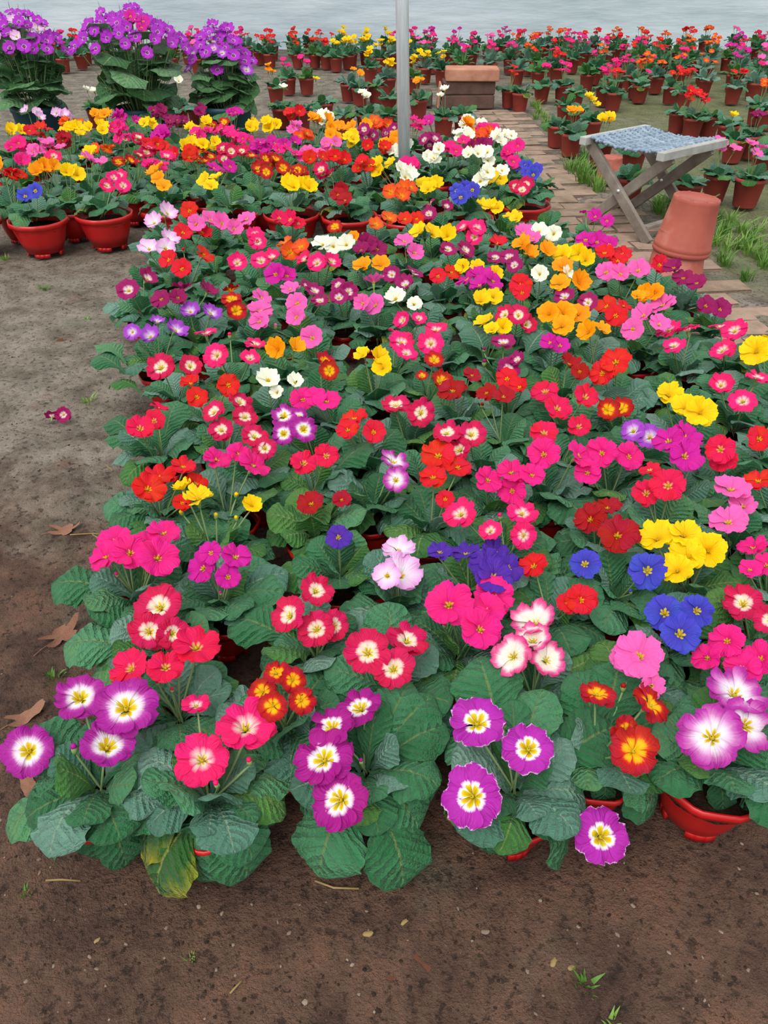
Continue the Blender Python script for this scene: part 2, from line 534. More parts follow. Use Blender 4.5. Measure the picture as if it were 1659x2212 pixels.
# ------------------------------------------------------------------ brick path on the right
rng = random.Random(4)
path = thing('floor_brick_path', 'muddy brick path running beside the flower beds', None)
tag(path, kind='structure')
bmesh_v = []
for k in range(3):
    b = MB()
    n = 4
    def brick_pt(i, j, top, k=k):
        x, y = (i / n - .5) * 0.232, (j / 2 - .5) * 0.108
        e = 0.0
        if top:
            e = 0.03 - (0.006 if i in (0, n) or j in (0, 2) else 0) + 0.004 * noise.noise(Vector((x * 20, y * 20, k * 5)))
        return Vector((x, y, e - 0.03))
    base = len(b.v)
    for j in range(3):
        for i in range(n + 1):
            b.v.append(brick_pt(i, j, True))
    for j in range(2):
        for i in range(n):
            b.face([j * (n + 1) + i, j * (n + 1) + i + 1, (j + 1) * (n + 1) + i + 1, (j + 1) * (n + 1) + i])
    b.box((0, 0, -0.03), (0.232, 0.108, 0.044))
    bmesh_v.append(b.mesh('paving_brick', [M_BRICK], False))
def path_x(y):
    # right edge of the path
    if y < 4.81:
        t = (y - 2.62) / (4.81 - 2.62)
        return 1.357 + t * (1.108 - 1.357)
    return 1.108 + (y - 4.81) / 2.2 * (1.056 - 1.108)
row = 0
y = 1.9
while y < 6.5:
    xr = path_x(y)
    off = 0.0 if row % 2 else 0.11
    for k in range(3):
        x = xr - 0.125 - off - k * 0.243
        if k == 2 and off:
            continue
        M = Matrix.Translation((x + rng.uniform(-.006, .006), y + rng.uniform(-.005, .005), 0.001 + rng.uniform(-.006, .004))) @ \
            Matrix.Rotation(math.radians(rng.uniform(3, 7)), 4, 'Z') @ Matrix.Rotation(math.radians(rng.uniform(-2, 2)), 4, 'X')
        new('brick', bmesh_v[rng.randrange(3)], path, M)
    y += 0.121
    row += 1

# ------------------------------------------------------------------ leaves, petals, flowers
def leaf_mb(nu, nv, a0, a1, seed, wid=0.30, wr=1.0, cup=0.25, broad=False):
    b = MB()
    # centre line
    N = 40
    cx, cz = [0.0], [0.0]
    for i in range(N):
        t = (i + .5) / N
        a = math.radians(a0 + (a1 - a0) * t ** 1.3)
        cx.append(cx[-1] + math.cos(a) / N)
        cz.append(cz[-1] + math.sin(a) / N)
    rg = random.Random(seed)
    ph = rg.uniform(0, 6)
    def sm(a, c, t):
        t = max(0, min(1, (t - a) / (c - a)))
        return t * t * (3 - 2 * t)
    def fn(u, v):
        s = u * 2 - 1
        t = v
        if broad:
            hw = 0.03 + wid * 1.5 * sm(0.30, 0.52, t)
            if t > .55:
                hw *= max(0.0, 1 - ((t - .55) / .45) ** 2.0) ** 0.6
            hw *= 1 + 0.06 * math.sin(t * 40)
        else:
            hw = 0.045 + (wid - .045) * sm(0.10, 0.62, t)
            if t > .64:
                hw *= max(0.0, 1 - ((t - .64) / .36) ** 2.3) ** 0.5
            hw *= 1 + 0.03 * math.sin(t * 46 + ph)
        k = t * N
        i = min(int(k), N - 1)
        fr = k - i
        x = cx[i] + (cx[i + 1] - cx[i]) * fr
        z = cz[i] + (cz[i + 1] - cz[i]) * fr
        a = math.radians(a0 + (a1 - a0) * t ** 1.3)
        off = -cup * hw * abs(s) ** 2.2 - 0.02 * math.exp(-(s / .10) ** 2) * (hw / wid)
        off += wr * 0.024 * (0.6 + 0.8 * noise.noise(Vector((t * 5, s * 2.5, seed + 9)))) * (abs(math.sin(math.pi * (t * 10 - abs(s) * 2.4 + 0.5))) - .5) * min(1, abs(s) * 4) * (1 - .5 * abs(s)) * (hw / wid)
        off += wr * 0.020 * noise.noise(Vector((t * 13, s * 6, seed)))
        off += wr * 0.03 * noise.noise(Vector((t * 4, s * 2, seed + 4))) * (hw / wid)
        off += wr * 0.06 * math.sin(t * 13 + ph + (2 if s > 0 else 0)) * abs(s) ** 3 * (hw / wid)
        return Vector((x - math.sin(a) * off, s * hw, z + math.cos(a) * off))
    b.grid(fn, nu, nv)
    tip = Vector((cx[-1], 0, cz[-1]))
    return b, tip


LEAF_SHAPES = {'erect': (78, 40), 'mid': (58, 2), 'spread': (46, -30), 'droop': (42, -66)}
LEAF = {}
TIP = {}
for nm, (a0, a1) in LEAF_SHAPES.items():
    for s in range(2):
        for lod, (nu, nv) in (('hi', (14, 46)), ('lo', (6, 12))):
            b, tip = leaf_mb(nu, nv, a0, a1, s * 7 + 3, 0.30 + 0.05 * s, 1.0, (0.3 if nm == 'erect' else 0.22) * (1 if s == 0 else 1.5))
            for mk, mm in (('n', M_LEAF), ('y', M_LEAF_Y), ('l', M_LEAF_L), ('g', M_LEAF_G)):
                LEAF[nm, s, lod, mk] = b.mesh('leaf', [mm])
            TIP[nm, s] = tip


def petal_mb(nu, nv, wid=0.54, cup=0.18, seed=0, notch=0.10):
    b = MB()
    rg = random.Random(seed)
    ph = rg.uniform(0, 6)
    def fn(uu, v):
        u = uu * 2 - 1
        hw = 0.06 + wid * math.sin(math.pi / 2 * min(1, v / .74)) ** 1.8
        if v > .74:
            hw *= math.sqrt(max(0.0, 1 - ((v - .74) / .33) ** 2))
        r = 0.05 + 0.95 * v * (1 - notch * math.exp(-(u / .20) ** 2) * v - 0.05 * abs(u) ** 3 + 0.035 * math.cos(u * 9 + ph) * v)
        y = u * hw
        z = -0.20 * math.exp(-(v / .17) ** 2) + cup * v ** 1.4 - 0.10 * v ** 5
        z += 0.10 * u * v + 0.085 * v * v * math.sin(u * 4.2 + ph) + 0.08 * math.exp(-(u / .22) ** 2) * -v
        z += 0.035 * v * v * math.cos(u * 10 + ph)
        return Vector((r, y, z))
    b.grid(fn, nu, nv)
    return b


CUP = {'Y': 0.34, 'G': 0.34, 'N': 0.30, 'L': 0.30, 'W': 0.42, 'S': 0.26, 'B': 0.06, 'O': 0.08, 'M': 0.07, 'Q': 0.10, 'P': 0.12}
eye_mb = MB()
eye_mb.lathe([(0.02, 0.0), (0.055, -0.02), (0.075, -0.09), (0.085, -0.16)], 8, 0, False, True)
eye_mb.lathe([(0.03, -0.75), (0.075, -0.72), (0.115, -0.55), (0.13, -0.38), (0.16, -0.22), (0.10, -0.20)], 8, 1, True, False)
EYE = eye_mb.mesh('flower_eye', [M_EYE, M_CALYX])
PETAL, COR, BUD = {}, {}, {}
for k in TYPES:
    cup = CUP.get(k, 0.18)
    PETAL[k] = [petal_mb(8, 9, 0.50, cup, s * 5 + 1, 0.12).mesh('petal', [PM[k]]) for s in range(2)]
    for lod, (nu, nv, nvar) in (('mid', (4, 5, 3)), ('low', (2, 3, 2))):
        COR[k, lod] = []
        for s in range(nvar):
            rg = random.Random(s * 31 + 5)
            b = MB()
            ps = [petal_mb(nu, nv, 0.52, cup + 0.15 * s, q * 3 + s, 0.10) for q in range(2)]
            n = 6
            for q in range(n):
                M = Matrix.Rotation(2 * math.pi * q / n + rg.uniform(-.1, .1), 4, 'Z') @ Matrix.Translation((0, 0, 0.03 if q % 2 else -0.03)) @ \
                    Matrix.Rotation(rg.uniform(-.16, .10), 4, 'Y') @ Matrix.Scale(rg.uniform(.92, 1.05), 4)
                b.add(ps[q % 2], M, 0)
            b.add(eye_mb, Matrix.Identity(4))
            b.mi[-len(eye_mb.f):] = [m + 1 for m in eye_mb.mi]
            COR[k, lod].append(b.mesh('corolla', [PM[k], M_EYE, M_CALYX]))
    b = MB()
    b.lathe([(0.10, 0.55), (0.30, 0.62), (0.42, 0.85), (0.38, 1.15), (0.22, 1.32), (0.03, 1.36)], 8, 0, False, True,
            lambda a, z: 1 + 0.10 * math.sin(a * 3 + z * 5))
    b.lathe([(0.10, -0.25), (0.30, -0.1), (0.42, 0.25), (0.44, 0.6), (0.36, 0.8)], 8, 1, True, False, lambda a, z: 1 + 0.08 * math.cos(a * 4))
    b.uv = [([(0.5, 0.8)] * len(f)) for f in b.f]
    BUD[k] = b.mesh('bud', [PM[k], M_CALYX])
sb = MB()
sb.tube([(0, 0, 0), (0.05, 0, 0.3), (0.06, 0.01, 0.6), (0.03, 0, 0.85), (0, 0, 1)], [0.95, 0.85, 0.8, 0.78, 0.9], 5)
STEM = sb.mesh('stem', [M_STEM])


def stem_for(parent, Mp, p0, p1, rad, rng):
    d = p1 - p0
    L = d.length
    Ms = Matrix.Translation(p0) @ rot_to(d, rng.uniform(0, 6.28)) @ Matrix.Diagonal((max(rad, 1e-4), max(rad, 1e-4), L, 1))
    # the bend of the shared stalk mesh is in x, keep it small in the scaled space
    return new('stem', STEM, parent, Mp.inverted() @ Ms)


def add_flower(root, rp, kind, pos, nrm, rad, crown, lod, rng):
    R = rot_to(nrm, rng.uniform(0, 6.28))
    Mf = Matrix.Translation(pos) @ R @ Matrix.Scale(rad, 4)
    Ml = Matrix.Translation(-rp) @ Mf
    foot = pos - nrm.normalized() * rad * 0.72
    if lod == 'hi':
        fl = new('flower', EYE, root, Ml)
        n = rng.choice((6, 6, 7))
        jt = rng.uniform(0, 6)
        for q in range(n):
            M = Matrix.Rotation(2 * math.pi * q / n + rng.uniform(-.09, .09) + jt, 4, 'Z') @ \
                Matrix.Translation((0, 0, 0.035 if q % 2 else -0.03)) @ Matrix.Rotation(rng.uniform(-.16, .08), 4, 'Y') @ \
                Matrix.Rotation(rng.uniform(-.2, .2), 4, 'X') @ Matrix.Scale(rng.uniform(.90, 1.08), 4)
            new('petal', PETAL[kind][rng.randrange(2)], fl, M)
    else:
        fl = new('flower', rng.choice(COR[kind, lod]), root, Ml)
    c0 = crown + Vector((rng.uniform(-.008, .008), rng.uniform(-.008, .008), -0.01))
    stem_for(fl, Mf, c0, foot, 0.0021 if lod != 'low' else 0.0024, rng)
    return fl


def add_bud(root, rp, kind, pos, nrm, rad, crown, rng):
    Mf = Matrix.Translation(pos) @ rot_to(nrm, rng.uniform(0, 6.28)) @ Matrix.Scale(rad, 4)
    bd = new('bud', BUD[kind], root, Matrix.Translation(-rp) @ Mf)
    stem_for(bd, Mf, crown, pos - nrm.normalized() * rad * 0.2, 0.002, rng)


def add_leaf(root, rp, base, yaw, L, shape, s, lod, mk, pitch=0.0, roll=0.0, wide=1.0):
    M = Matrix.Translation(base - rp) @ Matrix.Rotation(yaw, 4, 'Z') @ Matrix.Rotation(-pitch, 4, 'Y') @ \
        Matrix.Rotation(roll, 4, 'X') @ Matrix.Diagonal((L, L * wide, L, 1))
    return new('leaf', LEAF[shape, s, lod, mk], root, M)


def leaf_to(root, rp, base, tip, lod, mk, rng, wide=1.0):
    """a leaf from the crown to a given tip"""
    d = tip - base
    s = rng.randrange(2)
    shape = 'erect' if d.z > 0.45 * d.length else ('spread' if d.z > -0.3 * d.length else 'droop')
    if shape == 'erect':
        shape = 'mid'
    t = TIP[shape, s]
    wide = min(wide, 1.25) * 0.92
    if d.length > 0.118:
        base = tip - d * (0.118 / d.length)
        d = tip - base
    L = d.length / t.length
    pitch = math.asin(max(-1, min(1, d.z / d.length))) - math.atan2(t.z, t.x)
    return add_leaf(root, rp, base, math.atan2(d.y, d.x), L, shape, s, lod, mk, pitch, rng.uniform(-.25, .25), wide)


def rosette(root, rp, crown, rng, n, Lmax, lod, squash=1.0, mix='nnnnnl', start=0.0, flat=0.0):
    for i in range(n):
        k = i / max(1, n - 1)          # 0 outermost .. 1 innermost
        yaw = start + i * 2.39996 + rng.uniform(-.25, .25)
        if k < 0.36:
            shape = rng.choice(('spread', 'droop', 'droop'))
        elif k < 0.74:
            shape = rng.choice(('mid', 'spread', 'mid'))
        else:
            shape = rng.choice(('erect', 'mid'))
        L = Lmax * (1.0 - 0.32 * k) * rng.uniform(.85, 1.12)
        b = crown + Vector((math.cos(yaw), math.sin(yaw), 0)) * 0.008
        mk = rng.choice(mix)
        if k < 0.25 and rng.random() < 0.05:
            mk = 'y'
        add_leaf(root, rp, b, yaw, L, shape, rng.randrange(2), lod, mk, rng.uniform(-.12, .14) - flat, rng.uniform(-.3, .3), rng.uniform(.9, 1.15))


# ------------------------------------------------------------------ pots
def bowl_mb(n_side, rr, h, mat_, feet=4, thick=0.004):
    b = MB()
    def shp(a, z):
        # softly faceted outline
        w = 2 * math.pi / n_side
        t = ((a + w / 2) % w) - w / 2
        f = math.cos(w / 2) / math.cos(t) if n_side else 1
        return 1 - 0.85 * (1 - f) if z > 0.2 * h else 1.0
    rb = rr * 0.60
    pts = [(rb * .96, 0.012 * h / .1), (rb, 0.014), (rr * .76, h * .42), (rr * .87, h * .74), (rr * .90, h * .84), (rr * .97, h * .86),
           (rr, h * .92), (rr * .99, h), (rr * .94, h), (rr * .90, h * .9), (rr * .84, h * .70), (rr * .3, h * .66)]
    b.lathe(pts, 40, 0, True, False, shp)
    for q in range(feet):
        a = 2 * math.pi * (q + .5) / feet
        for w in (-.32, 0, .32):
            M = Matrix.Rotation(a + w * 0.9, 4, 'Z')
            b.box((rb * .93, 0, 0.007), (rb * .12, rb * .30, 0.016), M)
    return b.mesh('pot', [mat_])


def soil_mesh(r, z):
    b = MB()
    b.lathe([(r, z), (r * .6, z + .004), (r * .2, z + .006), (0.001, z + .006)], 16)
    for i, p in enumerate(b.v):
        p.z += 0.003 * noise.noise(p * 90)
    return b.mesh('soil', [M_SOIL])


def terra_mesh(rr, h, mat_, name='pot'):
    b = MB()
    rb = rr * .74
    b.lathe([(rb * .4, 0.004), (rb * .95, 0.0), (rb, 0.004), (rr * .93, h * .86), (rr * .98, h * .87), (rr, h * .90), (rr, h), (rr * .95, h),
             (rr * .91, h * .88), (rr * .88, h * .80)], 24, 0, True, False)
    return b.mesh(name, [mat_])


POT = {'front': (bowl_mb(8, 0.060, 0.085, M_RED), soil_mesh(0.052, 0.067), 0.060, 0.085),
       'row': (bowl_mb(8, 0.064, 0.082, M_RED), soil_mesh(0.055, 0.064), 0.064, 0.082),
       'big': (bowl_mb(8, 0.080, 0.105, M_RED), soil_mesh(0.069, 0.078), 0.080, 0.105),
       'bowl': (bowl_mb(12, 0.084, 0.118, M_RED), soil_mesh(0.072, 0.09), 0.084, 0.118),
       'wide': (bowl_mb(12, 0.117, 0.135, M_RED), soil_mesh(0.101, 0.10), 0.117, 0.135),
       'terra': (terra_mesh(0.066, 0.122, M_TERRA), soil_mesh(0.059, 0.105), 0.066, 0.122),
       'terrab': (terra_mesh(0.072, 0.13, M_TERRA), soil_mesh(0.064, 0.112), 0.072, 0.13),
       'black': (terra_mesh(0.060, 0.125, M_BLACK), soil_mesh(0.053, 0.11), 0.060, 0.125)}
NUM = ['no', 'one', 'two', 'three', 'four', 'five', 'six', 'seven', 'eight', 'nine', 'ten']


def pot_for(root, key, rng, tilt=0.0):
    pm, sm_, rr, h = POT[key]
    M = Matrix.Rotation(rng.uniform(0, 6.28), 4, 'Z') @ Matrix.Rotation(tilt, 4, 'X')
    new('pot', pm, root, M)
    new('soil', sm_, root, M)
    return h


def cam_dir(p):
    return (CAM - p).normalized()


# ------------------------------------------------------------------ the front bed
# each plant: variety, open flowers (px, py, diameter px[, height]), buds, crown px or None, label or None, leaf tips
FRONT = [
    # ---- first row
    dict(t='P', f=[(62, 1622, 118, .15), (173, 1506, 112, .19), (272, 1529, 132, .20), (232, 1612, 122, .18)], b=[(162, 1625, 40)], crown=(215, 1712), pot='row', r0=.6,
         tips=[(12, 1795, .07, 1.15), (110, 1845, .04, 1.2), (75, 1570, .13, 1.1), (215, 1855, .03, 1.0), (150, 1790, .09, .6), (300, 1790, .06, 1), (330, 1600, .12, 1), (275, 1870, .02, .9)],
         label='purple-magenta white-throated primrose at the corner of the near bed by the bare soil'),
    dict(t='H', f=[(530, 1570, 130, .20), (436, 1640, 118, .17), (424, 1523, 64, .18)], b=[(470, 1700, 34), (540, 1650, 34)], crown=(450, 1740), pot='row',
         tips=[(275, 1622, .12, 1.3), (250, 1718, .09, 1.2), (418, 1872, .05, 1.45), (548, 1858, .07, 1.4), (535, 1895, .03, 1.3), (345, 1928, .02, 1.2, 'y'), (440, 1905, .02, 1.1), (305, 1835, .04, 1.1, 'y'), (632, 1690, .10, 1.1), (600, 1770, .08, 1.1), (265, 1790, .06, 1.0), (520, 1590, .12, 1.0)],
         label='hot pink pale-centred primrose with two big blooms and a yellowing lower leaf'),
    dict(t='Q', f=[(715, 1570, 100, .19), (699, 1640, 128, .18), (733, 1728, 130, .16), (778, 1528, 100, .18)], b=[(780, 1650, 26)], crown=(810, 1650), pot='row',
         tips=[(690, 1893, .03, 1.35), (872, 1915, .02, 1.2), (880, 1470, .16, .9), (955, 1680, .11, 1.3), (905, 1790, .07, 1.2), (615, 1590, .10, 1.2), (820, 1510, .17, .9), (960, 1560, .14, 1.0), (930, 1500, .15, 1.0), (650, 1750, .06, 1.1)],
         label='deep magenta white-starred primrose with four flowers leaning towards the bare soil'),
    dict(t='M', f=[(1030, 1560, 126, .20), (1142, 1617, 118, .19), (1018, 1720, 132, .17), (1300, 1808, 120, .10)], b=[(1088, 1572, 30), (1118, 1655, 26)], crown=(1112, 1690), pot='row', face=1.4,
         tips=[(1210, 1815, .09, 1.35), (1322, 1560, .14, 1.35), (1042, 1418, .18, 1.3), (1195, 1495, .17, 1.1), (965, 1600, .12, 1.1), (1055, 1815, .05, 1.3), (1215, 1858, .02, 1.1), (1110, 1510, .17, .9), (1045, 1838, .02, .9), (960, 1760, .05, .9, 'y'), (1270, 1770, .05, .8, 'y')],
         label='white-edged orchid-magenta primrose with one flower drooping to the soil'),
    dict(t='O', f=[(1290, 1498, 78), (1408, 1522, 92), (1370, 1622, 110), (1352, 1580, 70)], b=[(1345, 1492, 34)], crown=(1330, 1588), pot='front', face=.4,
         tips=[(1412, 1742, .07, 1.2), (1472, 1615, .10, 1.2), (1245, 1690, .08, 1.2), (1340, 1430, .17, 1.3), (1300, 1735, .06, 1.0), (1410, 1760, .04, 1.0), (1240, 1450, .17, 1.1), (1460, 1540, .13, 1)],
         label='red golden-starred primrose beside the pot with the bare red rim'),
    dict(t='F', f=[(1589, 1498, 126), (1537, 1591, 136), (1612, 1567, 116)], b=[], crown=(1512, 1622), pot='big', face=1.0, L=0.135,
         tips=[(1625, 1695, .09, 1.4), (1680, 1640, .12, 1.1), (1575, 1742, .05, 1.2), (1490, 1500, .15, 1.1), (1525, 1690, .11, 1.1), (1560, 1750, .08, 1.1), (1480, 1700, .10, .9), (1620, 1745, .07, 1.1), (1450, 1580, .13, 1), (1700, 1590, .14, 1.1), (1650, 1480, .15, 1), (1660, 1715, .06, 1)],
         label='pale-hearted mauve primrose in the pot with the bare red rim'),
    # ---- second row
    dict(t='E', f=[(282, 1443, 92), (358, 1441, 78), (424, 1396, 104)], b=[(342, 1480, 24), (386, 1466, 24), (372, 1495, 22)], crown=(385, 1545), tips=[(480, 1430, .15, 1.1), (510, 1470, .13, 1.1), (350, 1590, .11, 1.0), (240, 1540, .10, 1.1)]),
    dict(t='C', f=[(345, 1310, 112), (322, 1364, 84), (372, 1368, 72)], b=[], crown=(345, 1405), tips=[(138, 1395, .12, 1.35), (200, 1470, .10, 1.2), (445, 1330, .16, 1.3), (260, 1340, .14, 1)],
         label='crimson cream-centred primrose with one broad leaf over the soil beside a dry leaf'),
    dict(t='O', f=[(597, 1453, 58), (633, 1469, 58), (566, 1494, 64), (589, 1525, 68), (652, 1513, 62)], b=[], crown=(620, 1555)),
    dict(t='C', f=[(683, 1276, 78), (625, 1330, 84), (684, 1360, 84), (722, 1352, 70)], b=[], crown=(690, 1400), tips=[(725, 1415, .15, .9), (500, 1330, .13, 1.2), (590, 1390, .13, 1)]),
    dict(t='C', f=[(795, 1410, 100), (880, 1383, 96), (850, 1446, 94)], b=[], crown=(850, 1490), tips=[(895, 1515, .15, 1.0), (700, 1440, .15, .9), (820, 1300, .18, 1.2), (930, 1380, .15, 1), (760, 1500, .13, 1)],
         label='crimson cream-centred primrose with three big ruffled blooms behind the magenta white-starred one'),
    dict(t='W', f=[(1108, 1418, 88), (1181, 1426, 84), (1154, 1345, 96), (1150, 1384, 84)], b=[], crown=(1145, 1480),
         label='white pink-rimmed primrose with a clump of cupped flowers'),
    dict(t='K', f=[(969, 1305, 106), (1068, 1290, 94), (1039, 1359, 96), (1050, 1318, 80)], b=[(960, 1355, 26)], crown=(1005, 1400)),
    dict(t='S', f=[(1381, 1417, 104), (1348, 1422, 60), (1408, 1482, 56)], b=[], crown=(1380, 1480)),
    dict(t='B', f=[(1436, 1323, 84), (1470, 1369, 88), (1507, 1319, 74)], b=[], crown=(1480, 1405), label='royal blue primrose with three flat yellow-eyed flowers'),
    dict(t='K', f=[(1570, 1384, 80), (1527, 1420, 64), (1605, 1443, 84), (1642, 1422, 76)], b=[], crown=(1590, 1470)),
    dict(t='C', f=[(1605, 1303, 88), (1665, 1340, 70)], b=[], crown=(1620, 1350)),
    # ---- third row
    dict(t='K', f=[(247, 1166, 78), (354, 1150, 74), (227, 1202, 78), (281, 1192, 82), (342, 1203, 94), (318, 1172, 70)], b=[(255, 1245, 24), (320, 1235, 24)], crown=(290, 1290), tips=[(112, 1262, .13, 1.2), (215, 1330, .10, 1.0), (390, 1255, .13, .9)],
         label='plain hot pink primrose with a tight clump of six blooms at the bed edge'),
    dict(t='A', f=[(437, 1228, 70), (510, 1202, 70), (493, 1246, 58), (455, 1194, 52)], b=[(478, 1285, 18)], crown=(475, 1290), tips=[(615, 1275, .14, 1.1), (560, 1200, .15, 1.2), (590, 1350, .11, 1.2)]),
    dict(t='L', f=[(861, 1188, 70), (866, 1242, 94), (836, 1244, 60)], b=[], crown=(850, 1280)),
    dict(t='V', f=[(950, 1192, 54), (1007, 1195, 68), (1068, 1190, 64), (1050, 1218, 74), (1068, 1246, 84), (1100, 1226, 64)], b=[], crown=(1050, 1280),
         label='violet primrose with a dense head of small-eyed flowers'),
    dict(t='R', f=[(1152, 1222, 64), (1255, 1296, 70), (1226, 1302, 50)], b=[], crown=(1190, 1300)),
    dict(t='B', f=[(1263, 1218, 68), (1400, 1232, 84)], b=[(1363, 1282, 20)], crown=(1330, 1280), label='royal blue primrose with two flowers apart beside the yellow one'),
    dict(t='Y', f=[(1420, 1163, 84), (1480, 1156, 68), (1530, 1190, 80), (1482, 1204, 84), (1462, 1232, 74)], b=[], crown=(1480, 1270), tips=[(1600, 1270, .12, 1)],
         label='bright yellow primrose with five big cupped blooms beside the royal blue ones'),
    dict(t='D', f=[(1274, 1121, 74), (1335, 1155, 94), (1312, 1095, 62)], b=[], crown=(1310, 1190)),
    dict(t='H', f=[(995, 1110, 74), (1128, 1108, 68), (1131, 1157, 58), (1060, 1146, 52)], b=[(1081, 1122, 28)], crown=(1075, 1180)),
    dict(t='S', f=[(1580, 1056, 78), (1605, 1092, 60), (1574, 1127, 78)], b=[], crown=(1600, 1170)),
    dict(t='K', f=[(1625, 1182, 64), (1656, 1220, 60), (1620, 1230, 48)], b=[], crown=(1655, 1270)),
    # ---- fourth row
    dict(t='R', f=[(320, 1055, 74), (342, 1029, 74), (396, 1007, 58), (424, 1044, 52), (393, 1086, 40)], b=[], crown=(360, 1095), tips=[(272, 1100, .13, 1.1)]),
    dict(t='Y', f=[(428, 1076, 70), (395, 1055, 44), (545, 1092, 44)], b=[(510, 1074, 26), (467, 1120, 24), (395, 1112, 24), (512, 1125, 24)], crown=(480, 1165), label='bright yellow primrose with several closed green-tipped buds'),
    dict(t='D', f=[(672, 1087, 62), (738, 1079, 42)], b=[], crown=(700, 1130), mix='l', tips=[(575, 1105, .16, 1.4, 'l'), (720, 1090, .17, 1.1, 'l'), (790, 1110, .17, 1.2)], label='dark red primrose half hidden behind broad pale green leaves'),
    dict(t='V', f=[(731, 1160, 58)], b=[], crown=(750, 1215), mix='nl'),
    dict(t='K', f=[(469, 990, 64), (517, 979, 56), (551, 1004, 76)], b=[], crown=(520, 1050)),
    dict(t='E', f=[(656, 1000, 58), (705, 985, 54)], b=[(673, 1025, 24)], crown=(685, 1060), tips=[(810, 960, .19, 1.1)]),
    dict(t='F', f=[(851, 998, 66), (855, 1037, 58)], b=[], crown=(855, 1080)),
    dict(t='R', f=[(935, 1030, 64), (990, 1009, 56), (962, 1078, 42)], b=[], crown=(960, 1110)),
    dict(t='C', f=[(950, 938, 66), (1004, 942, 66), (976, 976, 60)], b=[], crown=(985, 1010)),
    dict(t='R', f=[(946, 983, 76)], b=[], crown=(935, 1030)),
    dict(t='K', f=[(1055, 1036, 64), (1105, 1020, 66), (1106, 1060, 60), (1150, 1026, 56)], b=[], crown=(1100, 1090)),
    dict(t='K', f=[(1175, 981, 70), (1252, 982, 74)], b=[], crown=(1210, 1040)),
    dict(t='K', f=[(1300, 978, 70), (1360, 986, 62), (1268, 1021, 58)], b=[], crown=(1310, 1040)),
    dict(t='E', f=[(1442, 1046, 74), (1395, 1062, 64), (1402, 1012, 46)], b=[], crown=(1425, 1100)),
    dict(t='A', f=[(1485, 944, 70), (1443, 952, 68), (1481, 984, 76)], b=[], crown=(1470, 1030)),
    dict(t='I', f=[(1368, 930, 56), (1405, 944, 60)], b=[], crown=(1400, 980)),
    dict(t='E', f=[(1556, 970, 66), (1562, 992, 60)], b=[], crown=(1560, 1020)),
    dict(t='R', f=[(1640, 948, 58)], b=[], crown=(1650, 990)),
    dict(t='R', f=[(1637, 1038, 60)], b=[], crown=(1650, 1080)),
    # ---- fifth row
    dict(t='E', f=[(302, 925, 60), (332, 909, 50), (344, 882, 40)], b=[], crown=(345, 965), tips=[(230, 945, .12, 1.0), (240, 905, .13, .9), (300, 1005, .09, 1), (380, 865, .18, 1.2)]),
    dict(t='C', f=[(462, 890, 56), (478, 929, 54), (519, 869, 58), (529, 901, 54)], b=[], crown=(485, 965)),
    dict(t='C', f=[(550, 943, 58), (572, 968, 54)], b=[], crown=(575, 1005)),
    dict(t='P', f=[(613, 898, 60), (613, 937, 54), (656, 927, 60), (645, 903, 46)], b=[], crown=(645, 965)),
    dict(t='K', f=[(654, 863, 54), (704, 866, 64), (682, 858, 50)], b=[], crown=(690, 905)),
    dict(t='R', f=[(764, 903, 58), (751, 928, 54), (807, 933, 52)], b=[], crown=(780, 975)),
    dict(t='C', f=[(855, 875, 58), (910, 892, 64)], b=[], crown=(890, 935)),
    dict(t='D', f=[(977, 843, 64), (1020, 810, 42)], b=[], crown=(1000, 890)),
    dict(t='D', f=[(1050, 848, 46), (1088, 856, 50)], b=[(1040, 880, 22)], crown=(1065, 910)),
    dict(t='E', f=[(1178, 845, 62), (1204, 882, 58), (1265, 857, 56)], b=[], crown=(1225, 920)),
    dict(t='E', f=[(1175, 935, 60), (1251, 921, 54)], b=[], crown=(1215, 965)),
    dict(t='O', f=[(1312, 886, 52), (1342, 884, 50)], b=[], crown=(1325, 920)),
    dict(t='Y', f=[(1446, 853, 62), (1482, 880, 64), (1514, 892, 68)], b=[], crown=(1490, 930)),
    dict(t='H', f=[(1605, 866, 60), (1557, 832, 52), (1637, 815, 54)], b=[], crown=(1610, 900)),
    # ---- sixth row
    dict(t='C', f=[(348, 794, 64), (411, 791, 50)], b=[], crown=(370, 830), tips=[(205, 770, .14, 1.0), (215, 745, .15, 1), (240, 830, .08, .8, 'l')]),
    dict(t='R', f=[(411, 828, 46), (493, 831, 52), (425, 857, 48)], b=[], crown=(450, 885)),
    dict(t='H', f=[(468, 767, 58), (444, 719, 50), (540, 774, 44), (552, 743, 48)], b=[(497, 731, 24)], crown=(505, 815)),
    dict(t='G', f=[(600, 755, 48), (640, 752, 42)], b=[], crown=(622, 795)),
    dict(t='N', f=[(580, 821, 52), (638, 826, 38), (598, 848, 32)], b=[], crown=(610, 870)),
    dict(t='O', f=[(700, 780, 46), (712, 802, 46)], b=[], crown=(715, 835)),
    dict(t='Y', f=[(783, 767, 38), (818, 772, 46), (826, 795, 44)], b=[], crown=(815, 830)),
    dict(t='H', f=[(867, 740, 54), (878, 763, 50), (860, 722, 46)], b=[], crown=(875, 800)),
    dict(t='H', f=[(930, 742, 58), (942, 712, 50)], b=[], crown=(940, 785)),
    dict(t='O', f=[(938, 778, 44), (953, 824, 52), (912, 812, 28)], b=[], crown=(950, 855)),
    dict(t='Z', f=[(1087, 740, 52), (1098, 797, 52), (1118, 778, 36)], b=[(1046, 790, 26), (1045, 760, 20)], crown=(1090, 835), tips=[(1010, 705, .19, 1.2, 'g'), (1180, 712, .19, 1.1, 'g')]),
    dict(t='R', f=[(1095, 818, 50), (1122, 836, 44)], b=[], crown=(1130, 865)),
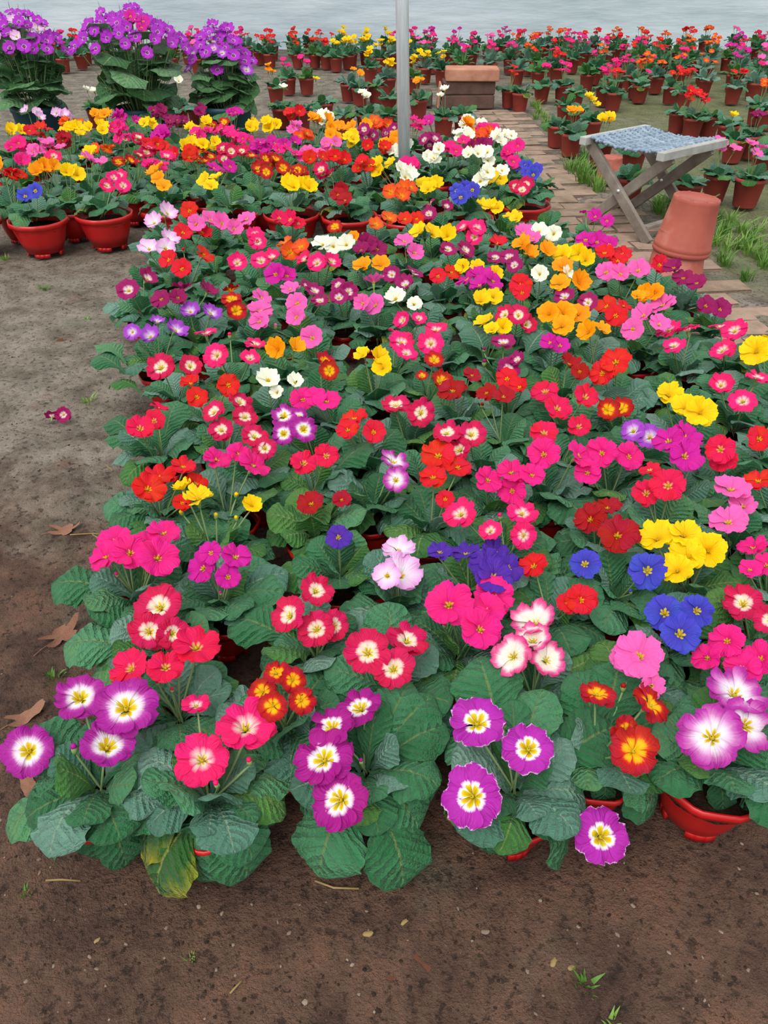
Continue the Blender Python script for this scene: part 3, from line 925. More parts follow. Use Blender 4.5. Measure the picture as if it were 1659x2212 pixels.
    dict(t='R', f=[(1330, 781, 66), (1300, 806, 56)], b=[], crown=(1325, 845)),
    dict(t='D', f=[(1230, 785, 52), (1252, 802, 40)], b=[], crown=(1240, 835)),
    dict(t='H', f=[(1587, 714, 54), (1555, 705, 48), (1560, 757, 56)], b=[], crown=(1580, 800)),
    dict(t='Y', f=[(1632, 760, 66), (1652, 740, 60)], b=[], crown=(1660, 810)),
    dict(t='S', f=[(1367, 711, 50), (1425, 700, 50)], b=[], crown=(1385, 760)),
    dict(t='H', f=[(1443, 712, 58), (1485, 711, 54), (1456, 746, 50)], b=[], crown=(1465, 780)),
    dict(t='A', f=[(1210, 746, 46), (1188, 740, 40)], b=[], crown=(1200, 780)),
    dict(t='G', f=[(1185, 678, 48), (1218, 676, 50), (1250, 678, 48), (1215, 704, 50)], b=[], crown=(1220, 735)),
    dict(t='G', f=[(1270, 718, 46), (1300, 710, 40)], b=[], crown=(1290, 750)),
    dict(t='Y', f=[(1045, 697, 46), (1086, 707, 40), (1062, 712, 34)], b=[], crown=(1065, 745)),
    dict(t='C', f=[(1090, 680, 46), (1120, 681, 48), (1137, 701, 44)], b=[], crown=(1130, 735)),
    dict(t='R', f=[(1310, 661, 46), (1330, 681, 50), (1348, 660, 40)], b=[], crown=(1330, 710)),
    dict(t='S', f=[(1432, 658, 56), (1390, 681, 48)], b=[], crown=(1415, 715)),
    # ---- seventh row
    dict(t='Z', f=[(278, 627, 50), (319, 602, 46)], b=[], crown=(310, 655), tips=[(222, 665, .13, 1.1, 'g'), (235, 685, .10, .9)]),
    dict(t='X', f=[(395, 623, 48), (348, 646, 46), (384, 643, 40), (450, 629, 44)], b=[], crown=(395, 680)),
    dict(t='I', f=[(411, 673, 42), (456, 677, 46)], b=[], crown=(430, 715)),
    dict(t='I', f=[(286, 717, 38), (325, 727, 48), (380, 713, 48), (340, 695, 34)], b=[], crown=(335, 770)),
    dict(t='O', f=[(501, 647, 46), (511, 671, 46), (499, 627, 40)], b=[], crown=(505, 710)),
    dict(t='S', f=[(566, 643, 46), (562, 671, 54), (560, 695, 44)], b=[], crown=(575, 745)),
    dict(t='S', f=[(642, 655, 48), (640, 685, 44), (627, 624, 44)], b=[(595, 711, 22)], crown=(630, 740)),
    dict(t='S', f=[(674, 730, 52)], b=[], crown=(680, 770)),
    dict(t='Z', f=[(693, 631, 44), (705, 652, 40), (675, 620, 36)], b=[], crown=(700, 690)),
    dict(t='Z', f=[(732, 643, 42), (753, 631, 44), (730, 616, 36)], b=[], crown=(750, 685)),
    dict(t='S', f=[(807, 608, 46), (811, 659, 48), (783, 655, 40)], b=[], crown=(805, 700)),
    dict(t='A', f=[(595, 592, 48), (620, 596, 42)], b=[], crown=(610, 640)),
    dict(t='N', f=[(848, 645, 48), (888, 658, 34)], b=[], crown=(870, 690)),
    dict(t='H', f=[(870, 692, 40), (905, 687, 34)], b=[], crown=(890, 730)),
    dict(t='A', f=[(1008, 602, 50), (1036, 597, 50), (1066, 607, 46), (1035, 616, 44)], b=[], crown=(1040, 650)),
    dict(t='Y', f=[(1040, 650, 42), (1066, 641, 40)], b=[], crown=(1060, 680)),
    dict(t='R', f=[(1125, 616, 54), (1128, 632, 40)], b=[], crown=(1130, 660)),
    dict(t='Z', f=[(1220, 641, 46), (1270, 653, 46)], b=[], crown=(1250, 690)),
    dict(t='G', f=[(1210, 612, 46), (1252, 611, 48)], b=[], crown=(1235, 650)),
    dict(t='G', f=[(1210, 576, 46)], b=[], crown=(1215, 610)),
    dict(t='S', f=[(1310, 588, 48), (1340, 592, 42), (1379, 584, 50)], b=[], crown=(1350, 635)),
    dict(t='G', f=[(1395, 637, 42), (1415, 632, 42), (1378, 640, 30)], b=[], crown=(1400, 670)),
    dict(t='X', f=[(1455, 578, 42), (1476, 600, 46), (1505, 611, 42)], b=[], crown=(1480, 640)),
    dict(t='X', f=[(1525, 660, 44), (1556, 668, 46)], b=[], crown=(1545, 695)),
    dict(t='R', f=[(1425, 572, 44)], b=[], crown=(1430, 605)),
    # ---- eighth and later rows
    dict(t='L', f=[(333, 482, 40), (362, 461, 42)], b=[], crown=(370, 500)),
    dict(t='R', f=[(409, 455, 40)], b=[], crown=(412, 480)),
    dict(t='S', f=[(424, 484, 40), (455, 474, 42), (479, 482, 40)], b=[], crown=(450, 510)),
    dict(t='S', f=[(533, 473, 42), (506, 494, 38)], b=[], crown=(525, 510)),
    dict(t='L', f=[(322, 537, 46), (358, 537, 42), (364, 517, 42)], b=[], crown=(355, 570), tips=[(285, 525, .17, .9, 'g')]),
    dict(t='R', f=[(395, 502, 42), (437, 502, 38)], b=[], crown=(415, 530)),
    dict(t='R', f=[(442, 549, 46), (364, 561, 44), (393, 581, 44)], b=[(397, 545, 20)], crown=(400, 600)),
    dict(t='H', f=[(552, 507, 40), (557, 522, 40)], b=[(565, 540, 20)], crown=(560, 550)),
    dict(t='H', f=[(513, 568, 44), (564, 564, 44), (588, 556, 40)], b=[], crown=(550, 605)),
    dict(t='T', f=[(615, 523, 40), (627, 545, 44), (650, 534, 40)], b=[], crown=(635, 575)),
    dict(t='N', f=[(697, 527, 46), (720, 532, 40), (748, 529, 40)], b=[], crown=(720, 560)),
    dict(t='H', f=[(685, 568, 44), (717, 566, 42), (658, 561, 38)], b=[], crown=(690, 605)),
    dict(t='X', f=[(791, 526, 46), (815, 538, 42), (780, 540, 38)], b=[], crown=(800, 570)),
    dict(t='G', f=[(764, 512, 28)], b=[], crown=(765, 535)),
    dict(t='G', f=[(783, 574, 42), (823, 572, 42)], b=[], crown=(805, 600)),
    dict(t='T', f=[(840, 471, 36), (812, 484, 34)], b=[], crown=(830, 500)),
    dict(t='R', f=[(875, 473, 34), (900, 473, 34)], b=[], crown=(890, 500)),
    dict(t='Y', f=[(905, 500, 40), (935, 503, 42), (967, 509, 40)], b=[], crown=(935, 530)),
    dict(t='S', f=[(873, 521, 44), (896, 546, 40)], b=[], crown=(890, 570)),
    dict(t='H', f=[(1030, 493, 40), (1025, 512, 38), (1000, 491, 36)], b=[], crown=(1020, 530)),
    dict(t='Z', f=[(968, 538, 40), (1005, 540, 42)], b=[], crown=(990, 570)),
    dict(t='R', f=[(1075, 525, 40)], b=[], crown=(1075, 550)),
    dict(t='Z', f=[(1070, 556, 40), (1100, 556, 42), (1111, 573, 38)], b=[], crown=(1100, 600)),
    dict(t='G', f=[(1126, 526, 42), (1141, 546, 42)], b=[], crown=(1140, 570)),
    dict(t='G', f=[(1182, 543, 40)], b=[], crown=(1185, 570)),
    dict(t='Y', f=[(1215, 550, 42), (1250, 548, 42), (1266, 562, 38)], b=[], crown=(1245, 585)),
    dict(t='S', f=[(1130, 502, 40), (1151, 515, 36)], b=[], crown=(1140, 535)),
    dict(t='N', f=[(1165, 500, 38), (1196, 505, 38)], b=[], crown=(1185, 530)),
    dict(t='A', f=[(1265, 518, 42), (1290, 523, 42), (1316, 528, 38)], b=[], crown=(1290, 555)),
    dict(t='R', f=[(1306, 546, 42), (1345, 548, 42), (1335, 563, 42)], b=[], crown=(1330, 590)),
    dict(t='A', f=[(1266, 458, 28), (1286, 468, 32), (1311, 477, 30)], b=[], crown=(1270, 520)),
    dict(t='R', f=[(946, 596, 38), (976, 588, 40)], b=[], crown=(965, 620)),
    dict(t='Z', f=[(895, 590, 42), (876, 615, 44), (846, 593, 40)], b=[], crown=(880, 640)),
    dict(t='Y', f=[(1000, 576, 34), (1030, 576, 34), (1070, 591, 36)], b=[], crown=(1035, 610)),
    dict(t='N', f=[(1170, 591, 38), (1230, 591, 34)], b=[], crown=(1200, 620)),
    dict(t='E', f=[(603, 471, 36), (627, 475, 38), (645, 483, 32)], b=[], crown=(625, 500)),
    dict(t='O', f=[(723, 490, 34)], b=[], crown=(725, 515)),
    dict(t='Y', f=[(1048, 444, 36), (1030, 440, 30), (1062, 446, 30)], b=[], crown=(1048, 480)),
    dict(t='Y', f=[(1102, 465, 36), (1112, 470, 30)], b=[], crown=(1102, 500)),
    dict(t='Z', f=[(928, 440, 34), (926, 462, 36), (964, 446, 30)], b=[], crown=(935, 490)),
]
prng = random.Random(11)
plants = []
for d in FRONT:
    cy = sum(q[1] for q in d['f']) / len(d['f'])
    base_h = 0.205 if cy > 1000 else 0.215
    fl = []
    for k, q in enumerate(d['f']):
        z = q[3] if len(q) > 3 else base_h + prng.uniform(-.018, .018)
        p = at(q[0], q[1], z)
        fl.append((p, q[2] / 2 / F * depth(p)))
    c = at(d['crown'][0], d['crown'][1], 0.115)
    g = sum((p for p, r in fl), Vector()) / len(fl)
    w = 0.75 if cy > 1000 else 0.4
    xy = Vector((c.x * w + g.x * (1 - w), c.y * w + g.y * (1 - w), 0))
    plants.append(dict(d=d, fl=fl, p=xy, cy=cy, r=max(0.066, POT[d.get('pot', 'front')][2] + 0.001), p0=xy.copy()))
# push the pots apart so that none share the same ground
def relax(pl, it=160, pull=0.02):
    for _ in range(it):
        for i in range(len(pl)):
            for j in range(i):
                a, b = pl[i], pl[j]
                dd = a['p'] - b['p']
                L = dd.length
                m = a['r'] + b['r']
                if L < m:
                    if L < 1e-5:
                        dd, L = Vector((0.01, 0.003, 0)), 0.0104
                    s = dd / L * (m - L) * 0.5
                    fa, fb = a.get('fix', 0), b.get('fix', 0)
                    a['p'] += s * (0 if fa else (2 if fb else 1))
                    b['p'] -= s * (0 if fb else (2 if fa else 1))
ROW1_AT = [at(x, y, 0.125) for x, y in ((-62, 480), (82, 478), (225, 465), (363, 455), (500, 462), (630, 465), (755, 470), (880, 476), (1005, 474), (1130, 444))]
blocked = [dict(p=Vector((c.x, c.y, 0)), r=0.123, fix=1) for c in ROW1_AT]
for _ in range(16):
    relax(plants + blocked, 10)
    for q in plants:
        mv = q['p'] - q['p0']
        if mv.length > 0.10:
            q['p'] = q['p0'] + mv * (0.10 / mv.length)
for q in plants:
    mv = q['p'] - q['p0']
    if mv.length > 0.05:      # flowers come along when their pot had to move far
        sh = mv * (1 - 0.05 / mv.length)
        q['fl'] = [(p + sh * 0.8, r) for p, r in q['fl']]
# leafy plants without open flowers fill the rest of the bed
DIR = Vector((-0.19, 0.98, 0)).normalized()
PERP = Vector((DIR.y, -DIR.x, 0))
O0 = at(110, 1770, 0.1)
fill = []
ext = [q['p'] for q in plants] + [q['p'] + (Vector((0, 0, 0))) for q in blocked]
for j in range(0, 22):
    for i in range(0, 14):
        p = Vector((O0.x, O0.y, 0)) + DIR * (0.08 + j * 0.128) + PERP * (0.03 + (i + (j % 2) * .5) * 0.142)
        sx, sy = project(Vector((p.x, p.y, 0.12)))
        if sx > 1800 or sx < -40 or sy > 1700:
            continue
        # keep inside the bed outline
        t = (p - Vector((O0.x, O0.y, 0)))
        if t.dot(DIR) > 2.26 or t.dot(PERP) > 1.62 or p.x > path_x(p.y) - 0.38 + 0.10:
            continue
        if min((p - e).length for e in ext) < 0.118 or min((p - e['p']).length for e in blocked) < 0.25:
            continue
        ext.append(p)
        fill.append(p)


def build_primrose(name, p, kind, flowers, buds, potkey, lod_of, leaf_lod, rng, label, group, tips=(), mix='nnnnnnlg', n_leaf=13, Lmax=0.112, face=0.6, crown_z=None, flat=0.0):
    root = thing(name, label, 'potted plant', (p.x, p.y, 0), 0, group)
    rp = Vector((p.x, p.y, 0))
    h = pot_for(root, potkey, rng)
    crown = rp + Vector((0, 0, max(h * 1.03, 0.102) if crown_z is None else crown_z))
    for tp in tips:
        tip = at(tp[0], tp[1], tp[2])
        leaf_to(root, rp, crown + (tip - crown) * 0.04, tip, leaf_lod, tp[4] if len(tp) > 4 else 'n', rng, tp[3])
    rosette(root, rp, crown, rng, n_leaf, Lmax, leaf_lod, 1, mix, rng.uniform(0, 6), flat)
    for pos, rad in flowers:
        out = Vector((pos.x - p.x, pos.y - p.y, 0))
        out = out / max(out.length, 0.02)
        cdv = cam_dir(pos)
        n = Vector((0, 0, 0.85)) + cdv * face + out * 0.4 + Vector((rng.uniform(-.45, .45), rng.uniform(-.4, .4), 0))
        add_flower(root, rp, kind, pos, n.normalized(), rad, crown, lod_of(rad, pos), rng)
    for pos, rad in buds:
        n = Vector((rng.uniform(-.3, .3), rng.uniform(-.3, .3), 1)).normalized()
        add_bud(root, rp, kind, pos, n, rad, crown, rng)
    return root


def flower_words(n):
    return 'flower' if n == 1 else 'flowers'



SHORT = dict(P='purple', Q='magenta', M='orchid', F='mauve', C='crimson', H='pink', K='hot pink', E='cerise', A='magenta', W='white-pink', O='red-gold', R='red', D='dark red', Y='yellow', G='golden', V='violet', B='blue',
             L='lilac', N='white', S='light pink', T='orange', X='wine', Z='wine-white', I='soft purple', J='daisy')


def name_apart(items, base, between):
    """first label by look; look-alikes are told apart by the two varieties standing closest"""
    seen = {}
    for q in items:
        q['label'] = base(q)
        seen.setdefault(q['label'], []).append(q)
    for lb, qs in seen.items():
        if len(qs) < 2:
            continue
        for q in qs:
            nb = []
            for e in sorted(items, key=lambda e: (e['p'] - q['p']).length_squared):
                if e is q or not e['kind'] or e['kind'] in nb or e['kind'] == q['kind']:
                    continue
                nb.append(e['kind'])
                if len(nb) == 2:
                    break
            q['label'] = between(q, SHORT[nb[0]], SHORT[nb[1]])


for q in plants:
    q['kind'] = q['d']['t']
name_apart([q for q in plants if not q['d'].get('label')],
           lambda q: '%s primrose with %s open %s%s in the near bed' % (TYPES[q['kind']][0], NUM[len(q['fl'])], flower_words(len(q['fl'])), ' and buds' if q['d']['b'] else ''),
           lambda q, a, b: '%s near-bed primrose with %s %s between %s and %s ones' % (TYPES[q['kind']][0], NUM[len(q['fl'])], flower_words(len(q['fl'])), a, b))
for q in plants:
    if q['d'].get('label'):
        q['label'] = q['d']['label']
for q in plants:
    d = q['d']
    rng = random.Random(int(q['p0'].x * 9973) * 31 + int(q['p0'].y * 7919))
    words = TYPES[d['t']][0]
    n = len(d['f'])
    near = q['cy'] > 980
    label = q['label']
    buds = []
    for bx, by, bd in d['b']:
        bp = at(bx, by, 0.165)
        buds.append((bp, bd / 2 / F * depth(bp) * 0.85))
    face = d.get('face', 0.75 if q['cy'] > 1300 else (0.45 if q['cy'] > 900 else 0.30))
    tips = d.get('tips', ())
    nt_leaf = (15 if len(tips) > 6 else 16) if tips else 18
    q['o'] = build_primrose('potted_primrose', q['p'], d['t'], q['fl'], buds, d.get('pot', 'front'),
                            lambda rad, pos: 'hi' if rad * 2 * F / depth(pos) > 52 else 'mid', 'hi' if near else 'lo', rng, label,
                            '%s primroses in the near bed' % words, tips, d.get('mix', 'nnnnlgg'), nt_leaf,
                            d.get('L', 0.110 if len(tips) > 6 else 0.115), face)
for p in fill:
    rng = random.Random(int(p.x * 9973) * 17 + int(p.y * 7919))
    near = project(p)[1] > 980
    build_primrose('potted_primrose', p, 'R', [], [], 'front', None, 'hi' if near else 'lo', rng,
                   'leafy flowerless near-bed primrose between %s and %s ones' % tuple(SHORT[e['kind']] for e in sorted(plants, key=lambda e: (e['p'] - p).length_squared)[:2]), 'leafy primroses in the near bed', (), 'nnnnlgg', 17, 0.118)

# ------------------------------------------------------------------ the second bed with wide bowls
ROW1 = [(-62, 480, 'S', 3), (82, 478, 'B', 2), (225, 465, 'H', 4), (363, 455, 'G', 4), (500, 462, 'Y', 3), (630, 465, 'Y', 5), (755, 470, 'D', 3), (880, 476, 'T', 4), (1005, 474, 'B', 5), (1130, 444, 'C', 3)]
ROW1F = {82: [(76, 412), (54, 424)], 225: [(231, 401), (266, 401), (246, 384), (258, 378)], 363: [(333, 374), (343, 386), (354, 403), (340, 362)],
         500: [(442, 390), (456, 402), (467, 383)], 630: [(624, 396), (645, 400), (668, 405), (634, 404), (660, 398)], 755: [(730, 420), (745, 432), (738, 412)],
         880: [(844, 415), (867, 423), (887, 404), (872, 408)], 1005: [(985, 412), (1001, 418), (1020, 410), (1008, 404), (995, 426)], 1130: [(1114, 405), (1128, 410), (1136, 400)]}
BED2 = [(1095, 384, 'N'), (1130, 337, 'K'), (23, 284, 'Y'), (69, 250, 'L'), (136, 253, 'L'), (159, 259, 'T'), (212, 254, 'G'), (152, 286, 'Y'), (85, 288, 'R'), (143, 302, 'D'), (206, 286, 'Y'), (250, 271, 'K'),
        (275, 253, 'A'), (318, 269, 'Y'), (340, 246, 'X'), (376, 260, 'X'), (425, 273, 'Y'), (427, 239, 'X'), (495, 246, 'A'), (550, 266, 'Y'), (580, 267, 'Y'), (466, 268, 'O'),
        (438, 288, 'K'), (499, 286, 'K'), (524, 299, 'K'), (362, 286, 'A'), (336, 293, 'A'), (268, 289, 'K'), (288, 301, 'C'), (33, 313, 'K'), (80, 316, 'S'), (123, 318, 'S'),
        (47, 342, 'K'), (112, 342, 'H'), (220, 322, 'T'), (197, 336, 'Y'), (351, 315, 'R'), (405, 318, 'Y'), (450, 315, 'Y'), (315, 325, 'C'), (358, 337, 'H'),
        (430, 336, 'O'), (401, 329, 'R'), (506, 333, 'C'), (564, 318, 'A'), (338, 353, 'K'), (271, 347, 'O'), (213, 351, 'S'), (7, 362, 'G'), (97, 372, 'G'), (165, 384, 'Y'), (36, 376, 'R'),
         (499, 362, 'A'),  (593, 383, 'O'), 
        (624, 278, 'S'), (644, 247, 'R'), (685, 262, 'G'), (703, 253, 'N'), (734, 282, 'G'), (740, 304, 'G'), (763, 308, 'Y'), (668, 294, 'T'), (824, 266, 'T'), (781, 274, 'G'),
        (805, 290, 'Z'), (836, 294, 'Z'), (816, 317, 'R'), (842, 310, 'G'), (855, 329, 'N'), (711, 325, 'S'), (679, 333, 'S'), (746, 321, 'S'), (613, 317, 'A'), (644, 329, 'K'),
        (593, 349, 'O'), (636, 360, 'O'), (656, 370, 'C'), (707, 353, 'R'), (746, 353, 'R'), (777, 360, 'R'), (742, 372, 'C'), (679, 378, 'C'), (605, 378, 'O'), (811, 364, 'Y'),
         (879, 380, 'N'), (883, 355, 'K'), (938, 333, 'N'), (942, 357, 'K'), (993, 321, 'K'), (930, 308, 'Z'), (1032, 313, 'X'), (1005, 274, 'G'), (1001, 292, 'N'),
        (1048, 288, 'T'), (1068, 304, 'N'), (1044, 341, 'N'), (996, 350, 'G'), (1008, 374, 'N'), (928, 264, 'A'), (895, 266, 'K'), (1024, 263, 'N'), (1059, 272, 'K'), (1099, 325, 'K'),
        (1097, 353, 'T')]
bed2 = []
for x, y, t, n in ROW1:
    c = at(x, y, 0.125)
    fl = [(at(fx, fy, 0.25), 0.031) for fx, fy in ROW1F.get(x, [(x + 20, y - 70), (x - 10, y - 60), (x + 40, y - 66)])]
    bed2.append(dict(p=Vector((c.x, c.y, 0)), t=t, fl=fl, r=0.1175, fix=1, wide=1))
for t, dx, pts in (('B', .05, [(1128, 362), (1140, 372), (1152, 378), (1136, 356), (1158, 366)]), ('Y', .0, [(914, 398), (928, 402), (940, 398), (924, 408)]), ('Y', .0, [(1060, 394), (1075, 398), (1090, 402), (1070, 404)])):
    fl = [(at(fx, fy, 0.215 + 0.004 * k), 0.031) for k, (fx, fy) in enumerate(pts)]
    c = sum((p for p, r in fl), Vector()) / len(fl)
    ep = Vector((c.x + dx, c.y + 0.06, 0))
    for _ in range(60):      # step back until clear of the wide bowls
        if all((ep - e['p']).length > 0.0845 + e['r'] for e in bed2):
            break
        ep.y += 0.004
    mv = ep - Vector((c.x, c.y, 0))
    if mv.length > 0.09:
        fl = [(p + mv * (1 - 0.09 / mv.length), r) for p, r in fl]
    bed2.append(dict(p=ep, t=t, fl=fl, r=0.0845, fix=1))
srng = random.Random(21)
for x, y, t in BED2:
    c = at(x, y, 0.255)
    fl = []
    for k in range(srng.choice((3, 4, 4, 5))):
        a = srng.uniform(0, 6.28)
        rr = 0.012 + 0.036 * srng.random()
        fl.append((c + Vector((math.cos(a) * rr * 1.25, math.sin(a) * rr, srng.uniform(-.02, .022))), srng.uniform(.027, .034)))
    bed2.append(dict(p=Vector((c.x, c.y, 0)), t=t, fl=fl, r=0.0845))
for q in bed2:
    q['p0'] = q['p'].copy()
for _ in range(14):
    relax(bed2, 10)
    for q in bed2:
        if not q.get('fix'):
            near_row = min(bed2[:len(ROW1)], key=lambda e: abs(e['p'].x - q['p'].x))
            q['p'].y = max(q['p'].y, near_row['p'].y + 0.17)
            mv = q['p'] - q['p0']
            if mv.length > 0.11:
                q['p'] = q['p0'] + mv * (0.11 / mv.length)
keep = []
for q in bed2:
    if not q.get('fix') and any((q['p'] - e['p']).length < q['r'] + e['r'] - 0.04 for e in keep):
        continue
    keep.append(q)
bed2 = keep
pb = at(876, 352, 0.2)      # foot of the steel post
relax(bed2 + [dict(p=Vector((pb.x, pb.y, 0)), r=0.032, fix=1)], 150)
for q in bed2:
    if not q.get('fix'):
        mv = q['p'] - q['p0']
        if mv.length > 0.07:
            sh = mv * (1 - 0.07 / mv.length)
            q['fl'] = [(p + sh, r) for p, r in q['fl']]
for q in bed2:
    q['kind'] = q['t']
name_apart(bed2, lambda q: '%s primrose with %s %s in a %s' % (TYPES[q['kind']][0], NUM[len(q['fl'])], flower_words(len(q['fl'])), 'wide red bowl at the bare-soil edge' if q.get('wide') else 'red bowl around the steel post'),
           lambda q, a, b: '%s bowl primrose with %s %s between %s and %s ones' % (TYPES[q['kind']][0], NUM[len(q['fl'])], flower_words(len(q['fl'])), a, b))
for q in bed2:
    rng = random.Random(int(q['p0'].x * 9973) * 13 + int(q['p0'].y * 7919))
    words = TYPES[q['t']][0]
    n = len(q['fl'])
    label = q['label']
    build_primrose('bowl_primrose', q['p'], q['t'], q['fl'], [], 'wide' if q.get('wide') else 'bowl',
                   lambda rad, pos: 'mid', 'lo', rng, label, '%s primroses in red bowls' % words, (), 'nnnnlgg', 15 if q.get('wide') else 12,
                   0.135 if q.get('wide') else 0.125, 0.5)

# ------------------------------------------------------------------ steel post
mb = MB()
mb.tube([(0, 0, -0.05), (0, 0, 1.0), (0, 0, 2.0), (0, 0, 3.2)], 0.0275, 24)
post = new('steel_post', mb.mesh('steel_post', [M_STEEL]))
post.location = (pb.x, pb.y, 0)
post.rotation_euler.y = -0.03
tag(post, 'round galvanised steel post rising from the bed of red bowls', 'post')

# ------------------------------------------------------------------ potted flowers in nursery pots behind
FARP = [(1122, 199, '', 0), (1087, 194, 'R', 3), (1172, 183, 'K', 3), (1217, 183, 'K', 4), (1244, 199, '', 0), (1249, 238, '', 0), (1224, 226, '', 0), (1237, 287, 'G', 3), (1206, 270, '', 0),
        (1279, 260, 'Y', 3), (1300, 308, 'Y', 4), (1328, 199, 'R', 6), (1306, 190, 'K', 5), (1102, 128, 'K', 4), (1143, 130, 'T', 4), (1118, 149, '', 0), (1197, 136, 'K', 3),
        (1385, 184, 'K', 1), (1420, 166, 'T', 2), (1501, 254, 'R', 6), (1468, 243, 'R', 2), (1536, 250, '', 0), (1575, 269, '', 0), (1552, 377, 'S', 4), (1622, 387, 'S', 3), (1485, 397, '', 0),
        (1479, 198, 'R', 6), (1452, 186, 'R', 3), (1588, 186, 'R', 4), (1640, 226, 'T', 3), (1632, 178, 'K', 2), (1662, 236, '', 0), (1642, 150, 'K', 4), (1655, 335, '', 0), (1590, 300, 'Y', 1), (1625, 292, 'X', 3),
        (595, 186, 'G', 3), (624, 168, 'K', 3), (660, 168, 'K', 3), (704, 119, 'R', 6), (680, 117, 'R', 4), (752, 119, 'Y', 6), (777, 189, 'G', 3), (752, 181, '', 0), (812, 184, '', 0), (839, 209, '', 0),
        (839, 168, 'Y', 5), (905, 214, 'G', 3), (893, 166, 'Y', 4), (918, 146, 'Y', 5), (955, 150, 'Y', 3), (973, 112, 'K', 3), (800, 146, 'Y', 6), (1000, 138, 'K', 4), (1060, 136, 'K', 4), (880, 126, 'Y', 3), (790, 112, 'Y', 6), (820, 124, 'Y', 5),
        (1354, 160, 'K', 6), (1270, 160, '', 0), (1165, 155, '', 0), (1372, 322, '', 0), (1360, 385, '', 0),
        (607, 233, 'N', 1), (650, 238, '', 0), (700, 222, 'Y', 1), (745, 246, '', 0), (790, 246, 'N', 2), (835, 248, '', 0), (960, 250, 'N', 2), (1000, 246, '', 0), (385, 228, 'N', 2), (205, 232, 'N', 2), (425, 236, '', 0)]
far = []
for x, y, t, n in FARP:
    p = at(x, y, 0.122)
    far.append(dict(p=Vector((p.x, p.y + 0.0, 0)), t=t, n=n, r=0.076))
frng = random.Random(33)
for j in range(9):
    Y = 7.15 + j * 0.37
    for i in range(-30, 30):
        X = i * 0.265 + (j % 2) * 0.13 + frng.uniform(-.07, .07)
        yy = Y + frng.uniform(-.1, .1)
        sx, sy = project(Vector((X, yy, 0.12)))
        if sx < -80 or sx > 1700:
            continue
        if sy > 128 and sx < 1080:
            continue
        if sy > 150 and 1080 <= sx < 1300:
            continue
        if frng.random() < 0.13:
            continue
        if min((Vector((X, yy, 0)) - q['p']).length for q in far) < 0.14:
            continue
        if sx < 525:
            t = frng.choice('KKSRA')
        elif sx < 720:
            t = frng.choice('RRRDR')
        elif sx < 870:
            t = frng.choice('YYYK')
        elif sx < 1100:
            t = frng.choice('KKKSA')
        elif sx < 1300:
            t = frng.choice('KKRTR')
        elif sx < 1540:
            t = frng.choice('RRTTK')
        else:
            t = frng.choice('KSSAE')
        far.append(dict(p=Vector((X, yy, 0)), t=t, n=frng.choice((2, 3, 4, 5)), r=0.085))
up2 = at(1318, 398, 0.0)      # small upturned pot behind the stool
blk = at(1010, 236, 0.0)      # stacked blocks
relax(far + [dict(p=Vector((up2.x, up2.y + .05, 0)), r=0.072, fix=1)] + [dict(p=Vector((blk.x + dx, blk.y + .10, 0)), r=0.12, fix=1) for dx in (-.33, -.1, .13)], 120)
FOL = []
for s in range(4):
    rg = random.Random(s + 70)
    b = MB()
    for i in range(11):
        k = i / 10
        shape = ('spread', 'mid', 'erect')[min(2, int(k * 3))]
        a0, a1 = LEAF_SHAPES[shape]
        lm, _ = leaf_mb(4, 7, a0, a1, s * 3 + i, 0.27)
        yaw = i * 2.4 + rg.uniform(-.3, .3)
        b.add(lm, Matrix.Rotation(yaw, 4, 'Z') @ Matrix.Translation((0.05, 0, 0)) @ Matrix.Rotation(rg.uniform(-.3, .3), 4, 'X') @ Matrix.Scale(1 - .2 * k, 4))
    FOL.append(b.mesh('foliage', [(M_LEAF, M_LEAF_G, M_LEAF, M_LEAF_L)[s]]))
for q in far:
    q['kind'] = q['t'] if q['n'] else ''
name_apart(far, lambda q: ('%s primrose with %s %s in a terracotta nursery pot' % (TYPES[q['kind']][0], NUM[q['n']], flower_words(q['n']))) if q['kind'] else 'flowerless leafy primrose in a terracotta nursery pot',
           lambda q, a, b: ('%s nursery-pot primrose with %s %s between %s and %s ones' % (TYPES[q['kind']][0], NUM[q['n']], flower_words(q['n']), a, b)) if q['kind'] else 'flowerless nursery-pot primrose between %s and %s ones' % (a, b))
for q in far:
    rng = random.Random(int(q['p'].x * 9973) * 7 + int(q['p'].y * 7919))
    p = q['p']
    rp = Vector((p.x, p.y, 0))
    words = TYPES[q['t']][0] if q['n'] else 'leafy'
    label = q['label']
    root = thing('nursery_pot_primrose', label, 'potted plant', (p.x, p.y, 0), 0, '%s primroses in nursery pots' % words)
    h = pot_for(root, 'terra' if p.y > 3.9 else 'terrab', rng)
    crown = rp + Vector((0, 0, h * .86))
    if p.y < 6.9:
        rosette(root, rp, crown, rng, 12, 0.120, 'lo', 1, 'nnnnlgg', rng.uniform(0, 6))
    else:
        new('foliage', FOL[rng.randrange(4)], root, Matrix.Translation(crown - rp) @ Matrix.Rotation(rng.uniform(0, 6), 4, 'Z') @ Matrix.Scale(rng.uniform(.125, .15), 4))
    for k in range(q['n']):
        a = rng.uniform(0, 6.28)
        rr = 0.05 * math.sqrt(rng.random())
        pos = crown + Vector((math.cos(a) * rr, math.sin(a) * rr, rng.uniform(.11, .17)))
        n = Vector((rng.uniform(-.3, .3), rng.uniform(-.3, .3) - .3, 0.9))
        add_flower(root, rp, q['t'], pos, n, rng.uniform(.026, .033), crown, 'mid' if p.y < 6 else 'low', rng)

